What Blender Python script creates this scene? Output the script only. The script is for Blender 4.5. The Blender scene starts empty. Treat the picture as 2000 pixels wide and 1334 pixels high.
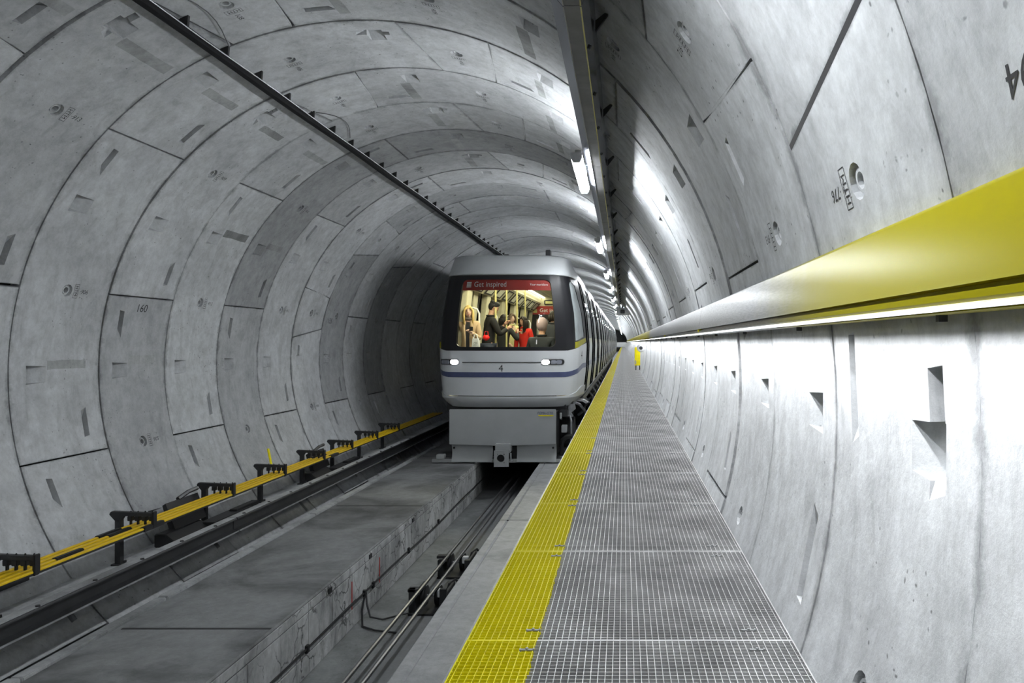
import bpy, bmesh, math, random
from math import sin, cos, pi, radians, atan2, sqrt
from mathutils import Vector, Matrix
from mathutils.geometry import delaunay_2d_cdt
random.seed(7)
S = bpy.context.scene
COL = S.collection

# ------------------------------------------------------------------ camera, world, exposure
CH = 1.10                                   # eye height above the walkway grating
cam_d = bpy.data.cameras.new('camera')
cam = bpy.data.objects.new('camera', cam_d)
COL.objects.link(cam)
cam.location = (0, 0, CH)
cam.rotation_euler = (pi / 2, 0, 0)
cam_d.sensor_width = 36
cam_d.lens = 25.2
cam_d.shift_x = -0.109
cam_d.shift_y = 0.0005
cam_d.clip_end = 300
cam_d.clip_start = 0.05
S.camera = cam
W = bpy.data.worlds.new('world')
S.world = W
W.use_nodes = True
W.node_tree.nodes['Background'].inputs[0].default_value = (0.9, 0.95, 1, 1)
W.node_tree.nodes['Background'].inputs[1].default_value = 0.006
S.view_settings.view_transform = 'Standard'
S.view_settings.look = 'None'
S.view_settings.gamma = 1
S.view_settings.use_curve_mapping = False
S.view_settings.exposure = 0.0
LAMP = 118.0                                 # ceiling batten emission
LED = 6.0                                   # handrail light strip tube emission
LEDW = 6.0                                 # handrail light strip, watts per metre, thrown downwards
CABIN = 7.0                                 # train interior lamps
HEADL = 40.0
try:
    S.cycles.use_denoising = True
    S.cycles.max_bounces = 6
    S.cycles.use_adaptive_sampling = True
    S.cycles.adaptive_threshold = 0.02
    S.cycles.diffuse_bounces = 4
    S.cycles.glossy_bounces = 3
    S.cycles.transparent_max_bounces = 10
    S.cycles.sample_clamp_indirect = 6
    S.cycles.caustics_reflective = False
    S.cycles.caustics_refractive = False
except Exception:
    pass

# ------------------------------------------------------------------ helpers
def nt(name):
    m = bpy.data.materials.new(name)
    m.use_nodes = True
    t = m.node_tree
    b = t.nodes['Principled BSDF']
    return m, t, b

def N(t, kind, **kw):
    n = t.nodes.new(kind)
    for k, v in kw.items():
        if k.startswith('i_'):
            n.inputs[k[2:].replace('_', ' ')].default_value = v
        else:
            setattr(n, k, v)
    return n

def ramp(t, src, stops):
    r = t.nodes.new('ShaderNodeValToRGB')
    e = r.color_ramp.elements
    while len(e) < len(stops):
        e.new(0.5)
    for i, (p, c) in enumerate(stops):
        e[i].position = p
        e[i].color = (c, c, c, 1) if not isinstance(c, tuple) else (*c, 1)
    t.links.new(src, r.inputs[0])
    return r.outputs[0]

def mixc(t, fac, a, b, mode='MIX'):
    n = t.nodes.new('ShaderNodeMix')
    n.data_type = 'RGBA'
    n.blend_type = mode
    for s, v in ((n.inputs[0], fac), (n.inputs[6], a), (n.inputs[7], b)):
        if hasattr(v, 'is_linked'):
            t.links.new(v, s)
        elif isinstance(v, (int, float)):
            s.default_value = v
        else:
            s.default_value = (*v, 1)
    return n.outputs[2]

def noise(t, vec, scale, detail=4, rough=0.6, dist=0.0):
    n = N(t, 'ShaderNodeTexNoise')
    n.inputs['Scale'].default_value = scale
    n.inputs['Detail'].default_value = detail
    n.inputs['Roughness'].default_value = rough
    n.inputs['Distortion'].default_value = dist
    t.links.new(vec, n.inputs['Vector'])
    return n.outputs['Fac']

def coords(t, scale=(1, 1, 1), loc=(0, 0, 0)):
    c = N(t, 'ShaderNodeTexCoord')
    m = N(t, 'ShaderNodeMapping')
    m.inputs['Scale'].default_value = scale
    m.inputs['Location'].default_value = loc
    t.links.new(c.outputs['Object'], m.inputs[0])
    return m.outputs[0]

def concrete(name, base=(0.42, 0.435, 0.45), dark=0.55, pits=0.6, vary=0.22, streak=0.5, rough=0.75, bump=0.25, edge=False, cracks=0.0):
    m, t, b = nt(name)
    v = coords(t)
    vs = coords(t, (1.5, 1.5, 0.4))
    big = ramp(t, noise(t, v, 1.1, 6, 0.6, 0.8), [(0.32, dark), (0.58, 1.0)])
    mid = ramp(t, noise(t, v, 9, 8, 0.78), [(0.3, 0.74), (0.66, 1.10)])
    st = ramp(t, noise(t, vs, 3.5, 6, 0.7, 1.2), [(0.34, 0.6), (0.52, 1.0)])
    c = mixc(t, 1.0, base, big, 'MULTIPLY')
    c = mixc(t, 1.0, c, mid, 'MULTIPLY')
    c = mixc(t, streak, c, mixc(t, 1.0, c, st, 'MULTIPLY'))
    vor = N(t, 'ShaderNodeTexVoronoi')
    vor.inputs['Scale'].default_value = 27
    wn = N(t, 'ShaderNodeTexNoise'); wn.inputs['Scale'].default_value = 30; wn.inputs['Detail'].default_value = 3
    t.links.new(v, wn.inputs['Vector'])
    t.links.new(mixc(t, 0.025, v, wn.outputs['Color']), vor.inputs['Vector'])
    vsep = N(t, 'ShaderNodeSeparateColor'); t.links.new(vor.outputs['Color'], vsep.inputs[0])
    pick = ramp(t, vsep.outputs[0], [(0.55, 1.0), (0.6, 0.0)])
    pit = mixc(t, pick, ramp(t, vor.outputs['Distance'], [(0.10, 0.25), (0.20, 1.0)]), (1, 1, 1))
    pm = ramp(t, noise(t, v, 1.6, 4, 0.65), [(0.48, 0.0), (0.58, 1.0)])
    c = mixc(t, mixc(t, 1.0, (pits,) * 3, pm, 'MULTIPLY'), c, mixc(t, 1.0, c, pit, 'MULTIPLY'))
    if cracks:
        vc = N(t, 'ShaderNodeTexVoronoi', feature='DISTANCE_TO_EDGE')
        vc.inputs['Scale'].default_value = 4.5
        nn = N(t, 'ShaderNodeTexNoise'); nn.inputs['Scale'].default_value = 5; nn.inputs['Detail'].default_value = 6
        t.links.new(v, nn.inputs['Vector'])
        t.links.new(mixc(t, 0.22, v, nn.outputs['Color']), vc.inputs['Vector'])
        cr = ramp(t, vc.outputs['Distance'], [(0.0, 0.12), (0.035, 1.0)])
        cm = ramp(t, noise(t, v, 2.5, 4, 0.7), [(0.42, 0.0), (0.55, cracks)])
        c = mixc(t, cm, c, mixc(t, 1.0, c, cr, 'MULTIPLY'))
    if edge:                       # grime and worn corners along the joints of each lining piece
        uv = N(t, 'ShaderNodeUVMap', uv_map='edge')
        sx = N(t, 'ShaderNodeSeparateXYZ'); t.links.new(uv.outputs[0], sx.inputs[0])
        a = N(t, 'ShaderNodeMath', operation='MULTIPLY_ADD')
        t.links.new(noise(t, v, 6, 5, 0.7), a.inputs[0]); a.inputs[1].default_value = -0.16
        t.links.new(sx.outputs[0], a.inputs[2])
        er = ramp(t, a.outputs[0], [(0.0, 0.55), (0.035, 0.98), (0.06, 1.0)])
        c = mixc(t, 1.0, c, er, 'MULTIPLY')
    if edge:
        oc = N(t, 'ShaderNodeObjectInfo')
        c = mixc(t, 1.0, c, oc.outputs['Color'], 'MULTIPLY')
    if vary:
        oi = N(t, 'ShaderNodeObjectInfo')
        r = ramp(t, oi.outputs['Random'], [(0.0, 1 - vary), (0.28, 1.0), (1.0, 1 + vary * 0.3)])
        c = mixc(t, 1.0, c, r, 'MULTIPLY')
    t.links.new(c, b.inputs['Base Color'])
    b.inputs['Roughness'].default_value = rough
    bp = N(t, 'ShaderNodeBump')
    bp.inputs['Strength'].default_value = bump
    bp.inputs['Distance'].default_value = 0.02
    t.links.new(noise(t, v, 14, 8, 0.7), bp.inputs['Height'])
    t.links.new(bp.outputs[0], b.inputs['Normal'])
    return m

def plain(name, col, rough=0.5, metal=0.0, nz=0.12, nscale=12, coat=0.0, bump=0.0):
    m, t, b = nt(name)
    v = coords(t)
    r = ramp(t, noise(t, v, nscale, 5, 0.65), [(0.3, 1 - nz), (0.7, 1 + nz)])
    t.links.new(mixc(t, 1.0, col, r, 'MULTIPLY'), b.inputs['Base Color'])
    b.inputs['Roughness'].default_value = rough
    b.inputs['Metallic'].default_value = metal
    b.inputs['Coat Weight'].default_value = coat
    if bump:
        bp = N(t, 'ShaderNodeBump')
        bp.inputs['Strength'].default_value = bump
        bp.inputs['Distance'].default_value = 0.01
        t.links.new(noise(t, v, 30, 4), bp.inputs['Height'])
        t.links.new(bp.outputs[0], b.inputs['Normal'])
    return m

def emit(name, col, st):
    m, t, b = nt(name)
    b.inputs['Base Color'].default_value = (*col, 1)
    b.inputs['Emission Color'].default_value = (*col, 1)
    b.inputs['Emission Strength'].default_value = st
    return m

def glass(name, tint, ior=1.5, rough=0.02):
    m = bpy.data.materials.new(name)
    m.use_nodes = True
    t = m.node_tree
    t.nodes.remove(t.nodes['Principled BSDF'])
    o = t.nodes['Material Output']
    tr = N(t, 'ShaderNodeBsdfTransparent')
    tr.inputs[0].default_value = (*tint, 1)
    gl = N(t, 'ShaderNodeBsdfGlossy')
    gl.inputs['Roughness'].default_value = rough
    fr = N(t, 'ShaderNodeFresnel')
    fr.inputs[0].default_value = ior
    mx = N(t, 'ShaderNodeMixShader')
    t.links.new(fr.outputs[0], mx.inputs[0])
    t.links.new(tr.outputs[0], mx.inputs[1])
    t.links.new(gl.outputs[0], mx.inputs[2])
    t.links.new(mx.outputs[0], o.inputs[0])
    return m

class MB:
    def __init__(s):
        s.v = []; s.f = []
    def box(s, x0, x1, y0, y1, z0, z1):
        n = len(s.v)
        s.v += [(x, y, z) for x in (x0, x1) for y in (y0, y1) for z in (z0, z1)]
        s.f += [tuple(n + i for i in q) for q in ((0, 1, 3, 2), (4, 6, 7, 5), (0, 4, 5, 1), (2, 3, 7, 6), (0, 2, 6, 4), (1, 5, 7, 3))]
        return s
    def prism(s, prof, y0, y1, cap=True):
        n = len(s.v); k = len(prof)
        s.v += [(x, y0, z) for x, z in prof] + [(x, y1, z) for x, z in prof]
        s.f += [(n + i, n + (i + 1) % k, n + k + (i + 1) % k, n + k + i) for i in range(k)]
        if cap:
            s.f += [tuple(n + i for i in reversed(range(k))), tuple(n + k + i for i in range(k))]
        return s
    def tube(s, pts, r, k=8, cap=True):
        pts = [Vector(p) for p in pts]
        n0 = len(s.v)
        rs = r if isinstance(r, (list, tuple)) else [r] * len(pts)
        up = None
        for i, p in enumerate(pts):
            d = (pts[min(i + 1, len(pts) - 1)] - pts[max(i - 1, 0)]).normalized()
            if up is None:
                up = Vector((0, 0, 1)) if abs(d.z) < 0.9 else Vector((1, 0, 0))
            a = d.cross(up)
            if a.length < 1e-5:
                a = d.cross(Vector((0.3, 0.8, 0.5)))
            a.normalize(); b = a.cross(d).normalized(); up = b
            for j in range(k):
                q = p + (a * cos(2 * pi * j / k) + b * sin(2 * pi * j / k)) * rs[i]
                s.v.append(tuple(q))
        for i in range(len(pts) - 1):
            for j in range(k):
                s.f.append((n0 + i * k + j, n0 + i * k + (j + 1) % k, n0 + (i + 1) * k + (j + 1) % k, n0 + (i + 1) * k + j))
        if cap:
            s.f.append(tuple(n0 + j for j in reversed(range(k))))
            s.f.append(tuple(n0 + (len(pts) - 1) * k + j for j in range(k)))
        return s
    def ell(s, c, r, nu=12, nv=8, fn=None):
        n0 = len(s.v)
        for i in range(nv + 1):
            a = pi * i / nv
            for j in range(nu):
                b = 2 * pi * j / nu
                d = (sin(a) * cos(b), sin(a) * sin(b), cos(a))
                p = [c[q] + r[q] * d[q] for q in range(3)]
                if fn:
                    p = fn(d, p)
                s.v.append(tuple(p))
        for i in range(nv):
            for j in range(nu):
                s.f.append((n0 + i * nu + j, n0 + (i + 1) * nu + j, n0 + (i + 1) * nu + (j + 1) % nu, n0 + i * nu + (j + 1) % nu))
        return s
    def mesh(s, name):
        me = bpy.data.meshes.new(name)
        me.from_pydata(s.v, [], s.f)
        me.validate()
        me.update()
        return me
    def build(s, name, mat, parent=None, smooth=False, bevel=0.0, ang=35):
        me = s.mesh(name)
        bm = bmesh.new(); bm.from_mesh(me)
        bmesh.ops.remove_doubles(bm, verts=bm.verts, dist=1e-5)
        if bevel:
            es = [e for e in bm.edges if len(e.link_faces) == 2 and e.calc_face_angle(0) > 0.6]
            bmesh.ops.bevel(bm, geom=es, offset=bevel, segments=2, affect='EDGES', clamp_overlap=True)
        bmesh.ops.recalc_face_normals(bm, faces=bm.faces)
        bm.to_mesh(me); bm.free()
        if smooth or bevel:
            for p in me.polygons:
                p.use_smooth = True
            try:
                me.set_sharp_from_angle(angle=radians(ang))
            except Exception:
                pass
        return link(name, me, mat, parent)

def link(name, me, mat=None, parent=None):
    o = bpy.data.objects.new(name, me)
    COL.objects.link(o)
    if mat is not None and me is not None and not me.materials:
        me.materials.append(mat)
    if parent is not None:
        o.parent = parent
    return o

def tag(o, label=None, cat=None, group=None, kind=None):
    if label: o['label'] = label
    if cat: o['category'] = cat
    if group: o['group'] = group
    if kind: o['kind'] = kind
    return o

def empty(name, label, cat, group=None, loc=(0, 0, 0), kind=None):
    o = bpy.data.objects.new(name, None)
    o.empty_display_size = 0.1
    COL.objects.link(o)
    o.location = loc
    return tag(o, label, cat, group, kind)

def copy_tree(o, dy=0.0, parent=None, loc=None):
    c = o.copy(); COL.objects.link(c); c.parent = parent
    if loc is not None:
        c.location = loc
    c.location.y += dy
    for ch in list(o.children):
        copy_tree(ch, 0.0, c)
    return c

_txt = {}
def text_mesh(s, size=1.0, shear=0.0):
    k = (s, shear)
    if k not in _txt:
        cu = bpy.data.curves.new('writing', 'FONT')
        cu.body = s; cu.size = 1.0; cu.shear = shear; cu.resolution_u = 3
        o = bpy.data.objects.new('writing', cu); COL.objects.link(o)
        dg = bpy.context.evaluated_depsgraph_get()
        me = bpy.data.meshes.new_from_object(o.evaluated_get(dg))
        vs = [tuple(v.co) for v in me.vertices]; fs = [tuple(p.vertices) for p in me.polygons]
        bpy.data.objects.remove(o); bpy.data.curves.remove(cu); bpy.data.meshes.remove(me)
        _txt[k] = (vs, fs)
    vs, fs = _txt[k]
    return [(x * size, y * size) for x, y, z in vs], fs

def text_on(mb, s, size, fn, shear=0.0, bold=0.0):
    vs, fs = text_mesh(s, size, shear)
    n = len(mb.v)
    mb.v += [tuple(fn(x, y)) for x, y in vs]
    mb.f += [tuple(n + i for i in f) for f in fs]
    return max(x for x, y in vs)

# ------------------------------------------------------------------ materials
M = {}
M['lining'] = concrete('lining_concrete', (0.60, 0.615, 0.63), dark=0.78, vary=0, streak=0.45, rough=0.72, pits=0.85, edge=True)
M['backing'] = plain('joint_shadow_concrete', (0.02, 0.02, 0.021), 0.9)
M['patch'] = concrete('repair_mortar', (0.43, 0.44, 0.44), dark=0.45, vary=0.3)
M['slab'] = concrete('running_slab_concrete', (0.25, 0.255, 0.26), dark=0.28, pits=0.3, vary=0, streak=0.3, rough=0.55)
M['trough'] = concrete('trough_concrete', (0.24, 0.25, 0.255), dark=0.5, vary=0, rough=0.6)
M['ledge'] = concrete('ledge_concrete', (0.48, 0.49, 0.50), dark=0.5, vary=0)
M['formwork'] = concrete('formwork_face_concrete', (0.66, 0.67, 0.67), dark=0.45, pits=0.9, vary=0.12, streak=1.0, cracks=1.0)
M['ink'] = plain('stencil_ink', (0.03, 0.03, 0.032), 0.8)
M['steel'] = plain('galvanised_steel', (0.55, 0.56, 0.58), 0.38, 0.85, 0.18, 20)
M['tray'] = plain('polished_tray_steel', (0.33, 0.34, 0.39), 0.17, 0.95, 0.10, 3)
M['tray_dull'] = plain('dull_tray_plate', (0.16, 0.16, 0.16), 0.6, 0.3, 0.2, 6)
M['dark_metal'] = plain('dark_metal', (0.035, 0.036, 0.038), 0.5, 0.3)
M['black'] = plain('black_rubber', (0.012, 0.012, 0.013), 0.55)
M['beam'] = plain('guide_beam_steel', (0.030, 0.031, 0.033), 0.5, 0.3, 0.3, 5)
M['rail_yellow'] = plain('conductor_rail_yellow', (0.80, 0.52, 0.01), 0.45)
M['yellow'] = plain('sunny_yellow', (0.95, 0.82, 0.0), 0.35)
M['white'] = plain('train_white_paint', (0.66, 0.68, 0.70), 0.28, 0.0, 0.03, 3, coat=0.4)
M['grey_paint'] = plain('underframe_grey_paint', (0.42, 0.435, 0.44), 0.5, 0.0, 0.05, 4)
M['door_black'] = plain('door_black', (0.010, 0.010, 0.011), 0.7)
M['door_black'].node_tree.nodes['Principled BSDF'].inputs['Specular IOR Level'].default_value = 0.0
M['trim_yellow'] = plain('window_trim_yellow', (0.35, 0.32, 0.0), 0.5)
M['mask'] = plain('black_window_mask', (0.012, 0.012, 0.014), 0.4, 0.0, 0.05, 3)
M['mask'].node_tree.nodes['Principled BSDF'].inputs['Specular IOR Level'].default_value = 0.25
M['glass_corner'] = plain('corner_window_reflection', (0.42, 0.46, 0.47), 0.2, nz=0.2, nscale=3)  # opaque pale tint stands in for the lit wall reflected in the glass
M['blue'] = plain('blue_stripe_paint', (0.06, 0.075, 0.17), 0.3)
M['roof'] = plain('train_roof_grey', (0.40, 0.415, 0.425), 0.45, 0, 0.04, 4)
M['cream'] = plain('cabin_cream_panel', (0.66, 0.63, 0.46), 0.4)
M['cabin_grey'] = plain('cabin_grey_panel', (0.36, 0.37, 0.30), 0.45)
M['cabin_floor'] = plain('cabin_floor', (0.12, 0.12, 0.12), 0.5)
M['red'] = plain('banner_red', (0.42, 0.035, 0.03), 0.5)
M['print'] = plain('banner_print', (0.95, 0.93, 0.95), 0.5, nz=0.02)
M['pole'] = plain('cabin_pole_yellow', (0.72, 0.66, 0.30), 0.25, 0.2)
M['housing'] = plain('lamp_housing_white', (0.75, 0.76, 0.78), 0.4)
M['lamp'] = emit('lamp_diffuser', (0.93, 0.97, 1.0), LAMP)
M['led'] = emit('led_diffuser', (0.95, 0.98, 1.0), LED)
M['cabin_lamp'] = emit('cabin_lamp', (1.0, 0.93, 0.66), CABIN)
M['headlamp'] = emit('headlamp_beam', (0.95, 0.97, 1.0), HEADL)
M['screen'] = emit('cabin_display', (0.55, 0.52, 0.2), 0.5)
M['glass'] = glass('window_glass', (0.93, 0.95, 0.93), 1.2)
M['glass_side'] = glass('side_window_glass', (0.5, 0.5, 0.45), 1.3)
M['poster'] = plain('poster_paper', (0.72, 0.72, 0.62), 0.5, nz=0.3, nscale=40)
M['gasket'] = plain('joint_gasket', (0.03, 0.03, 0.032), 0.6)
M['wire'] = plain('cable_sheath', (0.022, 0.022, 0.024), 0.35)
M['cable_black'] = plain('cable_jacket', (0.015, 0.015, 0.016), 0.8)
M['cable_black'].node_tree.nodes['Principled BSDF'].inputs['Specular IOR Level'].default_value = 0.1
M['rope'] = plain('haul_rope_steel', (0.22, 0.22, 0.23), 0.3, 0.85)
M['clip_steel'] = plain('dull_clip_steel', (0.30, 0.31, 0.31), 0.5, 0.5)
M['red_mark'] = plain('red_paint_mark', (0.5, 0.03, 0.02), 0.7)

# yellow / bare grating: the paint covers the strip next to the track
def grating_mat():
    m, t, b = nt('painted_grating_steel')
    c = N(t, 'ShaderNodeTexCoord')
    sx = N(t, 'ShaderNodeSeparateXYZ')
    t.links.new(c.outputs['Object'], sx.inputs[0])
    nz = noise(t, c.outputs['Object'], 9, 3)
    a = N(t, 'ShaderNodeMath', operation='MULTIPLY_ADD')
    t.links.new(nz, a.inputs[0]); a.inputs[1].default_value = 0.03
    t.links.new(sx.outputs[0], a.inputs[2])
    lt = N(t, 'ShaderNodeMath', operation='LESS_THAN')
    t.links.new(a.outputs[0], lt.inputs[0]); lt.inputs[1].default_value = -0.303
    g = ramp(t, noise(t, c.outputs['Object'], 2.6, 5), [(0.35, 0.34), (0.6, 0.58)])
    yy = mixc(t, ramp(t, noise(t, c.outputs['Object'], 22, 4), [(0.55, 0.0), (0.8, 0.35)]), (0.74, 0.66, 0.0), (0.42, 0.35, 0.01))
    t.links.new(mixc(t, lt.outputs[0], g, yy), b.inputs['Base Color'])
    mt = N(t, 'ShaderNodeMath', operation='MULTIPLY_ADD')
    t.links.new(lt.outputs[0], mt.inputs[0]); mt.inputs[1].default_value = -0.5; mt.inputs[2].default_value = 0.5
    t.links.new(mt.outputs[0], b.inputs['Metallic'])
    b.inputs['Roughness'].default_value = 0.45
    return m
M['grating'] = grating_mat()

# handrail: yellow near and far; steel grey between, partly grazing sheen in the colour
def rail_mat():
    m, t, b = nt('handrail_paint_and_sheen')
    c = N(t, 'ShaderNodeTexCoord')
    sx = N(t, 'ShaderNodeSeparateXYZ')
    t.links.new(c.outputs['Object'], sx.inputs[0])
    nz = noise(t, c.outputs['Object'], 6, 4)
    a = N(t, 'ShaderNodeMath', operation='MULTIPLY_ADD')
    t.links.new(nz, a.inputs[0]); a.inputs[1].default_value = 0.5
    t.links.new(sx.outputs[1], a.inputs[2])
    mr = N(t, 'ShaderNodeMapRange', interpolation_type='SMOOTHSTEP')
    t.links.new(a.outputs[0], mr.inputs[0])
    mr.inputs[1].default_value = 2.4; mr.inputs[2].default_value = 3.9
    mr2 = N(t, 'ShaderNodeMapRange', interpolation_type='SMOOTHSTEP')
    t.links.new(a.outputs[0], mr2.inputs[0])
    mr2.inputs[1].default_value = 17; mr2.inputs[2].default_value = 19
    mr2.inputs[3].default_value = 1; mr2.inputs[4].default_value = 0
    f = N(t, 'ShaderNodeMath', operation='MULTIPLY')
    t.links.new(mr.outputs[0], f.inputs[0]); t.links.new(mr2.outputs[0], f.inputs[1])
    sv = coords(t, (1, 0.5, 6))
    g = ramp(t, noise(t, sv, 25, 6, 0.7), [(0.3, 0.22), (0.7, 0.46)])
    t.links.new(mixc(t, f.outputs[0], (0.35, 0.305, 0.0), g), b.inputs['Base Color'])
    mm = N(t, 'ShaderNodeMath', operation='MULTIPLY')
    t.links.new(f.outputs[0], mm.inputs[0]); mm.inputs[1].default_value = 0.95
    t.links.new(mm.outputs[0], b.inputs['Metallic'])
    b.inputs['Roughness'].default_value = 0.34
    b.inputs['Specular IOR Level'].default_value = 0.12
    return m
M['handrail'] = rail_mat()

# ------------------------------------------------------------------ tunnel lining
R = 2.8
XC, ZC = -0.73 * R, CH - 0.0963 * R
ZJ = [0.47, 1.511, 2.545, 3.595, 4.64, 5.64, 6.614, 7.56, 8.527, 9.476, 10.43, 11.4, 12.36, 13.33, 14.29, 15.25, 16.21, 17.17, 18.13]
KEY = [73.3, 165, 145.3, 44, 73.3, 102.7, 73.3, 102.7, 132, 102.7, 14.7, 44, 132, 44, 73.3, 102.7, 132, 44]
GAP = {4: 0.016, 5: 0.009, 1: 0.004}

def cyl(y, th, d=0.0):
    a = radians(th)
    return (XC - (R + d) * cos(a), y, ZC + (R + d) * sin(a))

lining = MB()
for i in range(73):
    pass
nseg = 72
ys = [-9 + 5 * i for i in range(34)]
for y in ys:
    for j in range(nseg):
        lining.v.append(cyl(y, j * 5, 0.13))
for i in range(len(ys) - 1):
    for j in range(nseg):
        lining.f.append((i * nseg + j, i * nseg + (j + 1) % nseg, (i + 1) * nseg + (j + 1) % nseg, (i + 1) * nseg + j))
wall = lining.build('wall_lining', M['backing'])
tag(wall, kind='structure')
# tunnel portal end wall, far away
tag(MB().prism([(XC + 2.93 * cos(2 * pi * k / 40), ZC + 2.93 * sin(2 * pi * k / 40)) for k in range(40)], 152, 152.2).build('wall_end', M['lining']), kind='structure')
tag(MB().prism([(XC + 2.93 * cos(2 * pi * k / 40), ZC + 2.93 * sin(2 * pi * k / 40)) for k in range(40)], -9.2, -9).build('wall_back', M['backing']), kind='structure')

def inside(p, poly):
    c = False; n = len(poly); x, y = p
    for i in range(n):
        x1, y1 = poly[i]; x2, y2 = poly[(i + 1) % n]
        if (y1 > y) != (y2 > y) and x < (x2 - x1) * (y - y1) / (y2 - y1) + x1:
            c = not c
    return c

def relief_mesh(outer, pockets, fn, extra=(), edge_depth=0.0, eps=1e-5):
    """triangulate OUTER (2D, convex), sink each pocket (polygon, depth function); fn(u, v, depth) -> 3D"""
    pts = [Vector(p) for p in outer]; edges = [(i, (i + 1) % len(outer)) for i in range(len(outer))]
    for poly, df in pockets:
        n = len(pts)
        pts += [Vector(p) for p in poly]
        edges += [(n + i, n + (i + 1) % len(poly)) for i in range(len(poly))]
    pts += [Vector(p) for p in extra]
    vo, eo, fo = delaunay_2d_cdt(pts, edges, [], 0, eps)[:3]
    verts, faces, key = [], [], {}
    def vid(i, d):
        k = (i, round(d, 5))
        if k not in key:
            key[k] = len(verts); verts.append(fn(vo[i][0], vo[i][1], d))
        return key[k]
    lab = {}
    ed = {}
    for f in fo:
        a, b, c = [vo[i] for i in f]
        ar = abs((b[0] - a[0]) * (c[1] - a[1]) - (b[1] - a[1]) * (c[0] - a[0]))
        if ar < 1e-7:
            continue
        cen = ((a[0] + b[0] + c[0]) / 3, (a[1] + b[1] + c[1]) / 3)
        L = -1
        for k, (poly, df) in enumerate(pockets):
            if inside(cen, poly):
                if L < 0 or df.top or df(*cen) > pockets[L][1](*cen):
                    L = k
        dd = [max(0.0, pockets[L][1](vo[i][0], vo[i][1])) if L >= 0 else 0.0 for i in f]
        faces.append(tuple(vid(i, d) for i, d in zip(f, dd)))
        for q in range(3):
            i, j = f[q], f[(q + 1) % 3]
            ed.setdefault((min(i, j), max(i, j)), []).append({i: dd[q], j: dd[(q + 1) % 3]})
    for (i, j), l in ed.items():
        if len(l) == 2:
            a, b = l
            if abs(a[i] - b[i]) > 1e-4 or abs(a[j] - b[j]) > 1e-4:
                q = [vid(i, a[i]), vid(j, a[j]), vid(j, b[j]), vid(i, b[i])]
                q = [x for k, x in enumerate(q) if x != q[k - 1]]
                if len(q) >= 3:
                    faces.append(tuple(q))
        elif len(l) == 1 and edge_depth:
            a = l[0]
            faces.append((vid(i, a[i]), vid(j, a[j]), vid(j, edge_depth), vid(i, edge_depth)))
    return verts, faces

def mk(f, top=False):
    class D:
        def __call__(s, u, v): return f(u, v)
    d = D(); d.top = top
    return d

rv = radians(1) * R                       # metres per degree
def slot(yc, t_deep, t_end, w=0.062, depth=0.15):
    a, b = t_deep * rv, t_end * rv
    sg = 1 if b > a else -1
    poly = [(yc - w / 2, a), (yc + w / 2, a + sg * 0.01), (yc + w / 2, b), (yc - w / 2, b - sg * 0.03)]
    return poly, mk(lambda u, v: depth * max(0, min(1, (b - v) / (b - a))))
def boxp(y0, th, w=0.20, h=0.155, depth=0.15):
    a = th * rv
    poly = [(y0, a - h / 2), (y0 + w, a - h / 2 + 0.012), (y0 + w, a + h / 2 - 0.012), (y0, a + h / 2)]
    return poly, mk(lambda u, v: depth * max(0, min(1, (y0 + w - u) / w)))
def socket(yc, th):
    a = th * rv
    ring = lambda r, n=14: [(yc + r * cos(2 * pi * i / n), a + r * sin(2 * pi * i / n)) for i in range(n)]
    return [(ring(0.054), mk(lambda u, v: 0.028, True)), (ring(0.036), mk(lambda u, v: 0.012, True)), (ring(0.025), mk(lambda u, v: 0.10, True))]

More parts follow.
